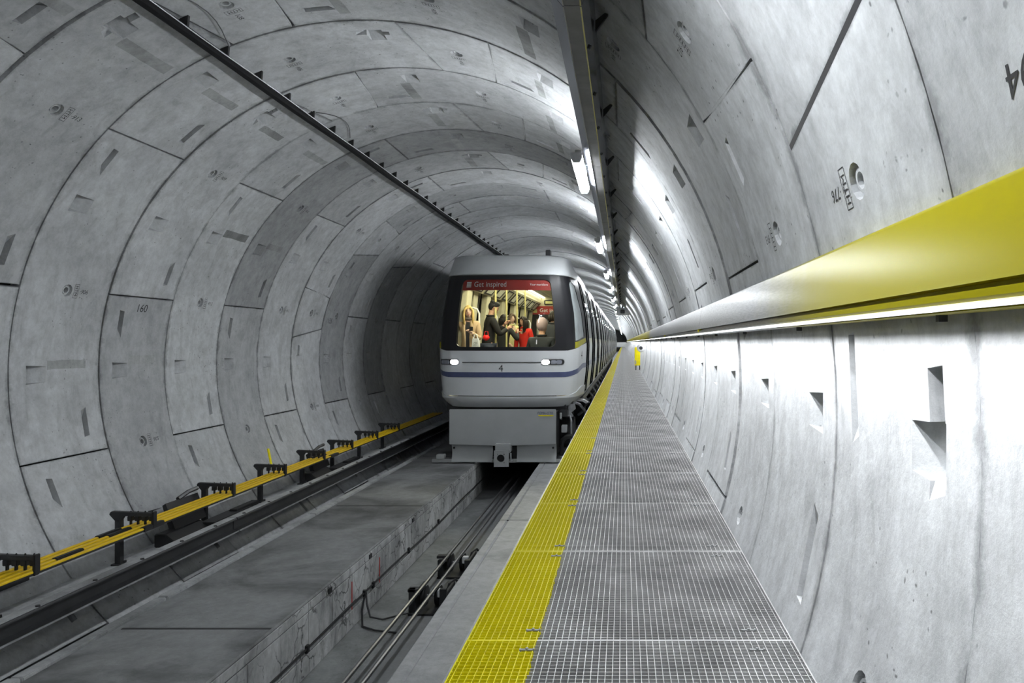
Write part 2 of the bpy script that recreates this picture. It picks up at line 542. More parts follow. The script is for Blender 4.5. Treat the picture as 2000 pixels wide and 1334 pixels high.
NUMS = {(4, 43): '\u00b7901', (4, 73): '108', (5, 15): '\u00b7906', (5, 73): '\u00b7906', (6, -14): '\u00b7991', (7, 15): '\u00b7913', (1, 165): '\u00b7776', (6, 43): '\u00b7165'}
for r in range(len(KEY)):
    y0, y1 = ZJ[r], ZJ[r + 1]
    w = y1 - y0
    g0 = GAP.get(r, 0.0065); g1 = GAP.get(r + 1, 0.0065)
    c = KEY[r]
    up = 58.5 if r == 10 else 62
    js = [(c - 117.4, c - 117.4), (c - 58.6, c - 58.6), (c - 7.8, c - 4.9), (c + 7.7, c + 5.4), (c + up, c + up), (c + up + 60, c + up + 60), (c + up + 120, c + up + 120)]
    js.append((js[0][0] + 360, js[0][1] + 360))
    socks = [c - 88, c - 29.6, c, c + 29.8, c + 91, c + 151, c + 211]
    if r == 2: socks = [s_ for s_ in socks if abs(s_ - 175.1) > 1] + [164.8]
    roff = random.uniform(-0.004, 0.004)
    for k in range(7):
        a0, a1 = js[k], js[k + 1]
        if min(a0) > 215 and max(a1) < 322:
            continue                       # wholly under the running slabs
        off = roff + random.uniform(-0.004, 0.004)
        gg = 0.28 if (r == 1 and k in (1, 2)) or r in (4,) else 0.15
        lo = lambda u: (a0[0] + (a0[1] - a0[0]) * (u - y0) / w + gg * 0.9) * rv
        hi = lambda u: (a1[0] + (a1[1] - a1[0]) * (u - y0) / w - gg * 0.9) * rv
        ya, yb = y0 + g0, y1 - g1
        n = max(2, int(abs(a1[0] - a0[0]) / 3))
        outer = [(ya, lo(ya) + (hi(ya) - lo(ya)) * i / n) for i in range(n + 1)] + [(yb, lo(yb) + (hi(yb) - lo(yb)) * i / n) for i in range(n, -1, -1)]
        pk = []
        if r <= 13:
            mid0, mid1 = (a0[0] + a0[1]) / 2, (a1[0] + a1[1]) / 2
            for mm in (0, 360, -360):
                for b in range(-60, 300, 30):
                    th = b + mm
                    if min(a0) + 3.5 < th < max(a1) - 3.5 and not 205 < th < 335:
                        pk.append(boxp(y0 + 0.17, th))
            if k != 2:
                L = 8.0 if (r == 1 and k == 3) else 5.4
                pk.append(slot(y0 + 0.78 * w if r != 1 else y0 + 0.80 * w, a0[0] + (a0[1] - a0[0]) * 0.78 + 2.9, a0[1] + 2.9 + L))
                pk.append(slot(y0 + 0.24 * w, a1[0] + (a1[1] - a1[0]) * 0.22 - 2.9, a1[0] - 2.9 - 5.4))
            if r == 2 and k == 3:
                pk.append(slot(y0 + 0.17 * w, 194.8, 187.2, 0.075))
            if r == 1 and k == 3:
                pk.append(slot(y0 + 0.21 * w, 175.6, 182.5, 0.085, 0.09))
            for s_ in socks:
                if a0[0] < s_ < a1[0] and r:
                    pk += socket(y0 + (0.5 if k != 5 else 0.5) * w, s_)
        pk = [(p, d) for p, d in pk if all(ya + 0.004 < q[0] < yb - 0.004 and lo(q[0]) + 0.004 < q[1] < hi(q[0]) - 0.004 for q in p)]
        ext = []
        for i in range(1, n):
            for fu in (0.33, 0.5, 0.66):
                q = (ya + (yb - ya) * fu, lo(ya + (yb - ya) * fu) + (hi(ya) - lo(ya)) * i / n)
                if not any(min(x[0] for x in p) - 0.02 < q[0] < max(x[0] for x in p) + 0.02 and min(x[1] for x in p) - 0.02 < q[1] < max(x[1] for x in p) + 0.02 for p, d in pk):
                    ext.append(q)
        vs, fs = relief_mesh(outer, pk, lambda u, v, d: cyl(u, v / rv, d + off), ext, 0.08)
        mb = MB(); mb.v = vs; mb.f = fs
        seg = mb.build('lining_segment', M['lining'], wall, smooth=True, ang=25)
        tone = random.uniform(0.90, 1.06)
        for (rr, th, tn) in ((8, 44, 0.62), (8, 0, 0.80), (8, 95, 0.60), (6, 0, 0.80), (7, 104, 0.85), (9, 90, 0.78), (11, 20, 0.66), (11, 100, 0.75), (4, 30, 0.88), (3, 100, 0.8), (2, 130, 0.82), (1, 180, 1.0), (13, 20, 0.7), (10, 14, 1.0), (5, 0, 1.0), (3, 180, 1.02), (2, 180, 1.05)):
            if rr == r and (a0[0] < th < a1[0] or a0[0] < th + 360 < a1[0]):
                tone = tn
        seg.color = (tone, tone, tone, 1)
        ul = seg.data.uv_layers.new(name='edge')
        for lp in seg.data.loops:
            yy = seg.data.vertices[lp.vertex_index].co.y
            ul.data[lp.index].uv = (min(yy - y0, y1 - yy) + 0.08, 0.5)
        # stencilled mould mark and number beside each lifting socket
        if r <= 10:
            for s_ in socks:
                if a0[0] < s_ < a1[0] and -30 < s_ < 190 and r:
                    t = MB(); yc = y0 + 0.5 * w; vc = s_ * rv
                    on = lambda x, y, d=-0.0015: cyl(x, y / rv, d + off)
                    num = NUMS.get((r, int(round(s_))), '\u00b79%02d' % random.randint(2, 17))
                    text_on(t, num, 0.055, lambda x, y: on(yc + 0.135 + x, vc + y - 0.02), 0.2)
                    text_on(t, 'HTM', 0.045, lambda x, y: on(yc + 0.082 + y, vc + 0.05 - x))
                    for (p, q, p2, q2) in ((0.072, -0.062, 0.075, 0.062), (0.119, -0.062, 0.122, 0.062), (0.072, 0.060, 0.122, 0.063), (0.072, -0.063, 0.122, -0.060)):
                        n_ = len(t.v)
                        t.v += [on(yc + p, vc + q), on(yc + p2, vc + q), on(yc + p2, vc + q2), on(yc + p, vc + q2)]
                        t.f.append((n_, n_ + 1, n_ + 2, n_ + 3))
                    t.build('stencil_number', M['ink'], seg)
        # bigger hand-stencilled ring numbers
        for (rr, yy, th, s_, sz) in ((6, 7.02, 11.7, '160', 0.11), (11, 11.56, 11.8, '155', 0.12), (0, 1.15, 164.6, '94', 0.085)):
            if rr == r and a0[0] < th < a1[0]:
                t = MB()
                text_on(t, s_, sz, lambda x, y: cyl(yy + x, th + y / rv, off - 0.0015), 0.1)
                t.build('ring_number', M['ink'], seg)
        # pale mortar patches that run from the bolt pockets to the far joint
        for b in (0, 30, 60, 90, 120):
            if a0[0] + 4 < b < a1[0] - 4 and r in (3, 4, 5, 6, 7, 8, 9) and random.random() < 0.55:
                p = MB(); h_ = random.uniform(0.035, 0.05); vb = b * rv + (0.075 if b < 60 else -0.09) + random.uniform(-.02, .02)
                ua, ub = y0 + 0.38, y1 - random.uniform(0.05, 0.2)
                m_ = 6
                for i in range(m_ + 1):
                    u = ua + (ub - ua) * i / m_
                    p.v += [cyl(u, (vb - h_ + random.uniform(-.004, .004)) / rv, off - 0.003), cyl(u, (vb + h_ + random.uniform(-.004, .004)) / rv, off - 0.003)]
                for i in range(m_):
                    p.f.append((2 * i, 2 * i + 1, 2 * i + 3, 2 * i + 2))
                p.build('mortar_patch', M['patch'], seg)

def far_lining(name, yl):
    mb = MB(); ns = 96; rows = []
    for i in range(len(yl) - 1):
        dr = random.uniform(-0.008, 0.008)
        rows += [(yl[i] + 0.004, 0.04), (yl[i] + 0.006, dr), (yl[i + 1] - 0.014, dr), (yl[i + 1] - 0.012, 0.04)]
    for y, d in rows:
        for j in range(ns):
            mb.v.append(cyl(y, j * 360 / ns, d))
    for i in range(len(rows) - 1):
        for j in range(ns):
            mb.f.append((i * ns + j, i * ns + (j + 1) % ns, (i + 1) * ns + (j + 1) % ns, (i + 1) * ns + j))
    o = mb.build(name, M['lining'], wall, smooth=True, ang=25)
    ul = o.data.uv_layers.new(name='edge')
    for lp in o.data.loops:
        ul.data[lp.index].uv = (0.5, 0.5)
    return tag(o, kind='stuff')
far_lining('distant_lining', [18.13 + 0.96 * i for i in range(140)])
far_lining('rear_lining', [-9 + 0.947 * i for i in range(11)])

# dark rubber gasket standing in the slanted joint of the second ring, upper right
g = MB()
for i in range(13):
    y = 1.53 + (2.53 - 1.53) * i / 12
    th = 157.2 + (160.1 - 157.2) * (y - 1.511) / 1.034
    g.v += [cyl(y, th - 0.2, 0.0), cyl(y, th + 0.2, 0.0), cyl(y, th + 0.2, 0.02), cyl(y, th - 0.2, 0.02)]
for i in range(12):
    for j in range(4):
        g.f.append((4 * i + j, 4 * i + (j + 1) % 4, 4 * i + 4 + (j + 1) % 4, 4 * i + 4 + j))
g.build('joint_gasket', M['gasket'], wall)

# ------------------------------------------------------------------ track bed
H = lambda h: CH + h                      # height given relative to the eye
Y0, Y1 = -5.0, 150.0
def strip_grid(mb, x0, x1, z, y0, y1, nx, ny, amp):
    n = len(mb.v)
    for j in range(ny + 1):
        for i in range(nx + 1):
            mb.v.append((x0 + (x1 - x0) * i / nx, y0 + (y1 - y0) * j / ny, z + (random.uniform(-amp, amp) if 0 < i < nx else 0)))
    for j in range(ny):
        for i in range(nx):
            a = n + j * (nx + 1) + i
            mb.f.append((a, a + 1, a + nx + 2, a + nx + 1))
floor = MB().box(-2.46, -1.38, Y0, Y1, H(-2.95), H(-2.57)).build('floor', M['trough'])
tag(floor, kind='structure')
# darker and lighter screed strips in the trough
MB().box(-2.02, -1.62, Y0, Y1, H(-2.575), H(-2.563)).build('screed_strip', plain('dark_screed', (0.17, 0.175, 0.18), 0.6), floor)
sl = MB().prism([(-3.54, H(-2.85)), (-3.54, H(-2.0)), (-2.455, H(-2.0)), (-2.446, H(-2.012)), (-2.446, H(-2.85))], Y0, Y1).build('slab', M['slab'])
tag(sl, kind='structure')
# cast face of the left slab in formwork lifts, with board lines and tie plates
zf = [(-2.02, -2.085), (-2.095, -2.40), (-2.41, -2.565)]
for i in range(27):
    ya, yb = 1.5 + i * 0.45 * (1 + i * 0.0), 1.5 + (i + 1) * 0.45
    if yb > 12.6: break
    for k, (a, b_) in enumerate(zf):
        if k != 1 and i % 3: continue
        yb2 = yb if k == 1 else ya + 1.35
        MB().box(-2.447, -2.438 + 0.003 * (k == 2) + random.uniform(-.002, .002), ya + 0.003, yb2 - 0.003, H(b_), H(a)).build('formwork_panel', M['formwork'], sl, bevel=0.002)
for (y, h) in ((6.43, -2.27), (7.16, -2.27)):
    MB().box(-2.44, -2.4345, y - 0.008, y + 0.004, H(h - 0.13), H(h + 0.12)).build('red_marking', M['red_mark'], sl)
for y in (4.75, 5.95, 6.9, 8.3):
    h = -2.06 if y > 5 else -2.3
    MB().box(-2.445, -2.432, y - 0.035, y + 0.035, H(h - 0.02), H(h + 0.02)).build('tie_plate', M['black'], sl)
# crosswise joints on the slab tops
for y in (5.0, 8.75, 12.5):
    MB().box(-3.5, -2.46, y - 0.012, y + 0.012, H(-2.01), H(-1.998)).build('slab_joint', M['gasket'], sl)
sr = MB().prism([(-1.40, H(-2.85)), (-1.40, H(-2.015)), (-1.385, H(-2.0)), (-1.315, H(-2.0)), (-1.30, H(-2.012)), (-1.285, H(-2.0)), (0.12, H(-2.0)), (0.12, H(-2.85))], Y0, Y1).build('slab', concrete('right_slab_concrete', (0.43, 0.44, 0.45), dark=0.6, pits=0.2, vary=0, streak=0.3, rough=0.42))
tag(sr, kind='structure')
for y in (3.2, 8.05, 12.9):
    MB().box(-1.39, 0.1, y - 0.006, y + 0.006, H(-2.01), H(-1.998)).build('slab_joint', M['gasket'], sr)
# steel edging pieces between the slab and the lining
es = empty('slab_edging', 'thin grey steel edging strip laid in lengths along the outer edge of the left slab', 'edging', loc=(-3.62, 0, H(-2.0)))
for i in range(10):
    y = 0.2 + i * 1.35
    o = MB().box(-0.02, 0.06, y, y + 1.335, -0.05, 0.012 + random.uniform(-.003, .003)).build('edging_length', M['ledge'], es, bevel=0.006)
# left ledge and guide beam
led = MB().prism([(-4.42, H(-1.95)), (-4.42, H(-1.868)), (-4.2, H(-1.858)), (-4.05, H(-1.865)), (-4.05, H(-1.95))], Y0, 40).build('ledge', M['ledge'])
tag(led, kind='structure')
gb = empty('guide_beam', 'long dark steel guide beam along the left wall below the yellow conductor rails', 'beam', loc=(-3.76, 0, H(-1.70)))
for i in range(9):
    y = -2.0 + i * 4.3 + (0.35 if i else 0)
    prof = [(-0.07, 0.0), (0.012, 0.0), (0.02, -0.008), (0.02, -0.02), (-0.02, -0.03), (-0.02, -0.112), (0.035, -0.122), (0.04, -0.132), (-0.06, -0.135)]
    MB().prism(prof, y, y + 4.285).build('beam_length', M['beam'], gb, smooth=True, ang=50)
    MB().prism([(0.034, -0.121), (0.0405, -0.121), (0.0405, -0.133), (0.034, -0.133)], y, y + 4.285).build('lip_highlight', M['steel'], gb)  # pale steel strip paints the highlight along the lower edge
    MB().prism([(-0.07, 0.0005), (0.012, 0.0005), (0.012, 0.003), (-0.07, 0.003)], y, y + 4.285).build('top_flange', M['ledge'], gb)
for i in range(8):
    y = 2.2 + i * 1.6
    MB().box(-0.30, 0.0, y - 0.04, y + 0.04, -0.16, -0.13).box(-0.32, -0.24, y - 0.05, y + 0.05, -0.17, -0.12).build('beam_support', M['dark_metal'], gb)
for i in range(22):
    y = 3.6 + i * 0.5
    if y > 13: break
    MB().tube([(0.0, y, -0.01), (0.0, y, 0.012)], 0.014, 6).build('bolt', M['dark_metal'], gb)

# ------------------------------------------------------------------ conductor rails on their brackets
RX = (-4.11, -4.05, -3.99, -3.93)
RL = ('outermost of four yellow conductor rails, hugging the left wall', 'second yellow conductor rail out from the left wall',
      'third yellow conductor rail out from the left wall', 'innermost of four yellow conductor rails, nearest the track')
for k, x in enumerate(RX):
    t = empty('conductor_rail', RL[k], 'rail', 'yellow conductor rails', loc=(x, 0, H(-1.535)))
    MB().prism([(-0.015, 0.0), (-0.015, 0.009), (-0.009, 0.014), (0.009, 0.014), (0.015, 0.009), (0.015, 0.0)], 1.0, 15.5).build('rail_cover', M['rail_yellow'], t)
    MB().prism([(-0.014, -0.016), (-0.014, 0.0), (0.014, 0.0), (0.014, -0.016), (0.004, -0.016), (0.0, -0.006), (-0.004, -0.016)], 1.0, 15.5).build('conductor_bar', M['black'], t)
    for y in ((5.55, 9.0), (5.72, 8.9), (5.05, 9.1), (5.85, 9.15))[k]:pass
    for y in ((5.72, 9.55), (5.75, 9.6), (5.15,), (5.98, 9.72))[k]:
        MB().box(-0.021, 0.021, y - 0.13, y + 0.13, -0.02, 0.02).build('joint_cover', M['black'], t, bevel=0.006)
def bracket(i):
    y = (4.78, 5.98, 7.2, 8.3, 9.38, 10.35, 11.4, 12.5)[i]
    t = empty('rail_bracket', 'black gantry bracket carrying the yellow rails, %s from the near end' % ('first', 'second', 'third', 'fourth', 'fifth', 'sixth', 'seventh', 'eighth')[i], 'bracket', 'conductor rail brackets', loc=(-4.21, y, H(-1.86)))
    MB().prism([(-0.07, 0.425), (-0.055, 0.45), (0.30, 0.435), (0.30, 0.408), (0.05, 0.412), (0.02, 0.37), (-0.02, 0.37)], -0.022, 0.022).build('arm', M['dark_metal'], t, bevel=0.004)
    MB().box(-0.02, 0.025, -0.022, 0.022, 0.0, 0.38).build('post', M['dark_metal'], t)
    MB().box(-0.045, 0.065, -0.035, 0.035, 0.0, 0.014).tube([(0.05, 0, 0.01), (0.05, 0, 0.04)], 0.012, 6).build('foot', M['dark_metal'], t)
    for x in RX:
        MB().box(x + 4.21 - 0.019, x + 4.21 + 0.019, -0.02, 0.02, 0.305, 0.325).box(x + 4.21 - 0.006, x + 4.21 + 0.006, -0.012, 0.012, 0.325, 0.41).box(x + 4.21 - 0.019, x + 4.21 + 0.019, -0.02, 0.02, 0.37, 0.41).tube([(x + 4.21, 0, 0.40), (x + 4.21, 0, 0.452)], 0.007, 6).build('clamp', M['black'], t, bevel=0.004)
    MB().box(0.287, 0.303, -0.025, 0.025, 0.31, 0.445).build('end_hook', M['black'], t, bevel=0.004)
    return t
for i in range(8):
    bracket(i)
def feeder(y, lab):
    t = empty('feeder_unit', lab, 'feeder unit', loc=(-4.12, y, H(-1.86)))
    MB().prism([(-0.12, 0.12), (-0.02, 0.12), (0.10, 0.03), (0.10, 0.0), (-0.12, 0.0)], -0.28, 0.28).build('housing', M['black'], t, bevel=0.008)
    MB().box(-0.02, 0.13, 0.24, 0.95, 0.055, 0.10).box(0.02, 0.1, 0.7, 1.15, 0.04, 0.12).build('arm', M['black'], t, bevel=0.005)
    MB().prism([(-0.16, 0.34), (-0.13, 0.36), (-0.04, 0.12), (-0.10, 0.12)], -0.1, 0.4).build('back_plate', M['black'], t)
    for q in (-0.2, 0.0, 0.2):
        MB().tube([(0.08, q, 0.03), (0.12, q, 0.03)], 0.014, 6).build('bolt', M['steel'], t)
    MB().tube([(-0.14, 0.1, 0.36), (-0.13, 0.25, 0.40), (-0.12, 0.38, 0.41)], 0.02, 6).build('cable', M['wire'], t)
feeder(6.75, 'black feeder unit with jutting arm below the yellow rails at the second bracket')
feeder(9.75, 'black feeder unit below the yellow rails near the train')
tag(MB().box(-4.42, -4.39, 4.72, 5.3, H(-1.76), H(-1.66)).build('cable_cover', M['black'], bevel=0.004), 'black oblong cover plate low on the left wall under the first bracket', 'cover')
tag(MB().prism([(-4.30, H(-1.50)), (-4.34, H(-1.30)), (-4.33, H(-1.30)), (-4.29, H(-1.50))], 8.72, 8.76).build('marker_tag', M['yellow']), 'small yellow marker tag standing behind the conductor rails', 'marker')

# ------------------------------------------------------------------ haul ropes, sheaves, conduit
for x, lab in ((-1.93, 'grey steel haul rope in the trough, next to the stained wall'), (-1.795, 'grey steel haul rope in the trough, next to the walkway side')):
    tag(MB().tube([(x, Y0 + i * 6, H(-2.35) - 0.0) for i in range(4)], 0.017, 8).build('haul_rope', M['rope'], smooth=True), lab, 'rope', 'haul ropes')
def sheave(y, lab, s=1.0):
    t = empty('sheave_block', lab, 'pulley', 'rope sheave blocks', loc=(-1.86, y, H(-2.563)))
    MB().box(-0.16, 0.20, -0.2, 0.32, 0.0, 0.02).build('base_plate', M['dark_metal'], t, bevel=0.004)
    for x in (-0.13, 0.16):
        MB().box(x - 0.012, x + 0.012, -0.16, 0.28, 0.02, 0.17).box(x - 0.03, x + 0.03, -0.17, -0.12, 0.02, 0.24 * s).build('side_plate', M['dark_metal'], t, bevel=0.003)
    MB().box(-0.17, -0.07, -0.17, -0.09, 0.21, 0.24).build('cap', M['dark_metal'], t, bevel=0.004)
    for x in (-0.07, 0.065):
        w = MB(); k = 20
        prof = [(-0.025, 0.085), (-0.02, 0.095), (-0.006, 0.075), (0.006, 0.075), (0.02, 0.095), (0.025, 0.085), (0.025, 0.02), (-0.025, 0.02)]
        for i in range(k):
            a = 2 * pi * i / k
            w.v += [(x + px, 0.06 + r_ * cos(a), 0.105 + r_ * sin(a)) for px, r_ in prof]
        for i in range(k):
            for j in range(8):
                w.f.append((i * 8 + j, i * 8 + (j + 1) % 8, ((i + 1) % k) * 8 + (j + 1) % 8, ((i + 1) % k) * 8 + j))
        w.build('sheave', M['dark_metal'], t, smooth=True)
    MB().tube([(-0.16, 0.06, 0.105), (0.19, 0.06, 0.105)], 0.012, 8).build('axle', M['steel'], t)
    MB().tube([(0.10, 0.16, 0.05), (0.13, 0.22, 0.16), (0.17, 0.3, 0.18), (0.2, 0.36, 0.12)], 0.014, 6).build('hose', M['wire'], t)
    MB().box(0.08, 0.14, -0.05, 0.02, 0.12, 0.19).build('sensor', M['housing'], t, bevel=0.004)
sheave(6.9, 'dark sheave block under the haul ropes, nearer of two in the trough')
sheave(7.95, 'dark sheave block under the haul ropes, behind the first toward the train', 0.8)
cb = empty('wall_cable', 'thin black cable clipped along the stained side wall of the trough', 'cable', loc=(-2.43, 0, H(-2.36)))
MB().tube([(0, y, 0.008 * sin(y * 1.9) - 0.012 * sin(y * 0.8)) for y in [1 + 0.25 * i for i in range(47)]], 0.009, 6).build('sheath', M['wire'], cb)
MB().tube([(0.004, y, 0.02 + 0.008 * sin(y * 1.9 + 1)) for y in [1 + 0.25 * i for i in range(23)]], 0.006, 6).build('second_core', M['wire'], cb)
for y in (4.3, 5.5, 6.72, 6.95, 8.1, 9.4):
    MB().box(-0.01, 0.014, y - 0.02, y + 0.02, -0.025, 0.035).build('clip', M['black'], cb, bevel=0.003)
tag(MB().tube([(-2.425, 6.75, H(-2.36)), (-2.40, 6.7, H(-2.45)), (-2.34, 6.62, H(-2.54)), (-2.22, 6.6, H(-2.555)), (-2.02, 6.72, H(-2.54))], 0.009, 6).build('branch_cable', M['wire'], smooth=True), 'upper of two black cable loops hanging from the trough wall to the sheaves', 'cable', 'branch cables')
tag(MB().tube([(-2.425, 6.72, H(-2.37)), (-2.41, 6.6, H(-2.48)), (-2.35, 6.45, H(-2.56)), (-2.2, 6.35, H(-2.555)), (-2.0, 6.3, H(-2.555))], 0.009, 6).build('branch_cable', M['wire'], smooth=True), 'lower of two black cable loops hanging from the trough wall to the sheaves', 'cable', 'branch cables')

# ------------------------------------------------------------------ grating walkway
WX0, WX1 = -0.577, 0.622
wk = empty('walkway', 'raised steel grating walkway with a yellow painted edge strip along the track', 'walkway')
def grating_mesh(ny, nx=49, L=1.13):
    mb = MB(); t = 0.0016; d = 0.03
    def bar(x0, x1, y0, y1, dep, both=True):
        n = len(mb.v)
        mb.v += [(x, y, z) for x in (x0, x1) for y in (y0, y1) for z in (-dep, 0)]
        fs = ((0, 1, 3, 2), (4, 6, 7, 5), (0, 4, 5, 1), (2, 3, 7, 6), (1, 5, 7, 3))
        mb.f.extend([tuple(n + i for i in q) for q in fs])
    for i in range(nx + 1):
        x = WX0 + 0.014 + (WX1 - WX0 - 0.028) * i / nx
        bar(x - t * 0.9, x + t * 0.9, 0.004, L - 0.004, d)
    for j in range(1, ny):
        y = L * j / ny
        bar(WX0, WX1, y - t * 0.65, y + t * 0.65, 0.022)
    for y in (0.0048, L - 0.0065):
        bar(WX0, WX1, y - 0.0042, y + 0.0042, 0.034)
    bar(WX0 - 0.002, WX0 + 0.003, 0, L, 0.036)
    bar(WX1 - 0.003, WX1 + 0.002, 0, L, 0.036)
    return mb.mesh('grating_panel')
gm = grating_mesh(44)
gm2 = grating_mesh(44, 49)
clip = MB()
clip.box(-0.022, 0.022, -0.003, 0.009, 0.0, 0.003).tube([(0, 0.003, 0.0), (0, 0.003, 0.008)], 0.006, 6)
clip.box(-0.027, -0.021, -0.003, 0.009, -0.012, 0.004).box(0.021, 0.027, -0.003, 0.009, -0.012, 0.006)
clip_me = clip.mesh('clip')
y = 2.643 - 1.128 * 3
i = 0
while y < 150:
    o = link('grating_panel', gm, M['grating'], wk)
    o.location = (0, y, 0.001 * random.uniform(-1, 1))
    if 0.5 < y < 8:
        for q in (0.09, 1.04):
            for x in (-0.345, 0.477):
                c_ = link('clip', clip_me, M['clip_steel'], o); c_.location = (x, q, 0)
    y += 1.128
    i += 1
MB().box(WX0 - 0.012, WX0 - 0.003, -3, 150, -0.16, -0.005).build('edge_angle', M['steel'], wk)
for k in range(32):
    y = 1.515 + k * 2.256
    if y < 74:
        MB().box(WX0 - 0.004, WX1 + 0.02, y - 0.03, y + 0.03, -0.16, -0.042).box(WX0 + 0.02, WX0 + 0.09, y - 0.03, y + 0.03, H(-2.0), -0.042).build('support_frame', M['dark_metal'], wk)

# ------------------------------------------------------------------ handrail with light strip
hr = empty('handrail', 'broad yellow handrail fascia along the right wall, its steel-grey middle partly painted sheen', 'handrail', loc=(0, 0, CH))
prof = [(0.63, 0.107), (0.632, 0.115), (0.655, 0.280), (0.662, 0.290), (0.675, 0.294), (0.715, 0.294), (0.715, 0.060), (0.66, 0.060), (0.66, 0.0735), (0.636, 0.0735), (0.63, 0.080), (0.63, 0.094), (0.652, 0.096), (0.652, 0.105)]
ys_ = [-3.0, 0.9, 6.02, 11.1, 16.2, 22, 28, 40, 52, 64, 80, 110, 150]
for a, b_ in zip(ys_[:-1], ys_[1:]):
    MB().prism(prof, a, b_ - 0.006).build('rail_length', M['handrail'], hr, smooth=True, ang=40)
    MB().box(0.624, 0.66, b_ - 0.02, b_ + 0.014, 0.083, 0.106).build('joint_strap', M['yellow'], hr)
for k in range(24):
    y = 0.3 + k * 1.3
    MB().box(0.70, 0.72, y - 0.008, y + 0.008, 0.045, 0.07).build('wall_bracket', M['dark_metal'], hr)
ls = empty('light_strip', 'bright white light strip glowing under the handrail', 'light strip', loc=(0, 0, CH))
for a, b_ in zip(ys_[:-1], ys_[1:]):
    MB().box(0.636, 0.650, a, b_ - 0.012, 0.0655, 0.0705).build('light_tube', M['led'], ls)
MB().box(0.6515, 0.655, -3, 150, 0.0625, 0.076).build('backing_lip', M['steel'], ls)
for a, b_ in zip(ys_[:-1], ys_[1:]):
    ld = bpy.data.lights.new('strip_light', 'AREA'); ld.shape = 'RECTANGLE'
    L_ = b_ - a - 0.03
    ld.size = 0.012; ld.size_y = L_; ld.energy = LEDW * L_; ld.spread = radians(118); ld.color = (0.96, 0.98, 1.0)
    lo_ = bpy.data.objects.new('strip_light', ld); COL.objects.link(lo_); lo_.parent = ls
    lo_.location = (0.643, (a + b_) / 2 - 0.006, 0.0648); lo_.rotation_euler = (0, radians(-8), 0)
# far fittings on the right wall
ex = empty('cabinet', 'tall bright yellow cabinet on the right wall below the handrail', 'cabinet', loc=(0.43, 28, H(-0.92)))
MB().box(0.0, 0.22, 0, 0.14, 0, 0.72).build('body', M['yellow'], ex, bevel=0.02)
MB().box(0.02, 0.06, -0.012, 0, 0.05, 0.2).build('handle', M['steel'], ex)
MB().tube([(0.05, 0.07, 0), (0.05, 0.07, -0.18)], 0.02, 6).build('leg', M['dark_metal'], ex)
MB().tube([(0.2, 0.07, 0), (0.2, 0.07, -0.18)], 0.02, 6).build('leg', M['dark_metal'], ex)
ph = empty('help_point', 'round white help point box on the wall beside the yellow cabinet', 'help point', loc=(0.58, 24.0, H(-0.2)))
MB().tube([(0, 0, 0), (0, 0.1, 0)], 0.14, 14).build('shell', M['housing'], ph, bevel=0.02)
MB().tube([(0, -0.01, 0), (0, 0, 0)], 0.06, 10).build('dial', M['dark_metal'], ph)
ph2 = empty('help_point', 'small white help point box on the right wall far beyond the yellow cabinet', 'help point', loc=(0.38, 52.0, H(-0.3)))
MB().tube([(0, 0, 0), (0, 0.1, 0)], 0.3, 14).build('shell', M['housing'], ph2, bevel=0.02)

# ------------------------------------------------------------------ ceiling: steel tray, batten lamps, radiating cable
tr = empty('cable_tray', 'long polished steel trunking hung from the tunnel crown', 'trunking', loc=(0, 0, CH))
for i in range(12):
    ya = -2.6 + i * 2.9
    yb = ya + 2.893
    MB().prism([(-0.268, 1.50), (-0.192, 1.50), (-0.192, 1.503), (-0.268, 1.503)], ya, yb).build('base_plate', M['tray_dull'], tr)
    MB().prism([(-0.272, 1.497), (-0.267, 1.497), (-0.267, 1.507), (-0.33, 1.575), (-0.33, 1.93), (-0.335, 1.93), (-0.335, 1.572)], ya, yb).build('left_flange', M['tray'], tr)
    MB().prism([(-0.195, 1.497), (-0.188, 1.497), (-0.188, 1.504), (-0.158, 1.56), (-0.152, 1.765), (-0.156, 1.765), (-0.162, 1.562), (-0.195, 1.506)], ya, yb).build('right_flange', M['tray'], tr)
    for q in (0.5, 1.2, 1.9, 2.6):
        MB().tube([(-0.176, ya + q, 1.522), (-0.170, ya + q, 1.519)], 0.012, 6).build('bolt', M['dark_metal'], tr)
    for q in (0.6, 2.05):
        y = ya + q
        MB().prism([(-0.15, 1.64), (-0.15, 1.70), (-0.10, 1.74), (-0.08, 1.735)], y - 0.01, y + 0.01).box(-0.33, -0.16, y - 0.02, y + 0.02, 1.72, 1.745).build('hanger', M['dark_metal'], tr)
def batten(y, lab):
    t = empty('batten_lamp', lab, 'ceiling lamp', 'batten lamps along the steel trunking', loc=(-0.385, y, H(1.50)))
    hexa = [(-0.045, 0.035), (-0.045, 0.0), (-0.028, -0.035), (0.028, -0.035), (0.045, 0.0), (0.045, 0.035)]
    MB().prism(hexa, -0.60, 0.60).build('diffuser', M['lamp'], t)
    MB().box(-0.012, 0.04, -0.63, 0.63, 0.036, 0.06).build('housing', M['housing'], t, bevel=0.004)
    for q in (-0.62, 0.62):
        MB().prism([(a * 1.05, b_ * 1.05) for a, b_ in hexa], q - 0.018, q + 0.018).build('end_cap', M['housing'], t)
    MB().box(0.03, 0.05, -0.1, -0.06, 0.0, 0.09).box(0.03, 0.05, 0.06, 0.1, 0.0, 0.09).build('mounting', M['steel'], t)
    return t
ordn = ['first', 'second', 'third', 'fourth', 'fifth', 'sixth', 'seventh', 'eighth', 'ninth', 'tenth', 'eleventh', 'twelfth', 'thirteenth', 'fourteenth', 'fifteenth', 'sixteenth', 'seventeenth', 'eighteenth', 'nineteenth', 'twentieth', 'twenty-first', 'twenty-second', 'twenty-third', 'twenty-fourth', 'twenty-fifth', 'twenty-sixth', 'twenty-seventh', 'twenty-eighth']
batten(1.68, 'batten lamp on the trunking just above the frame')
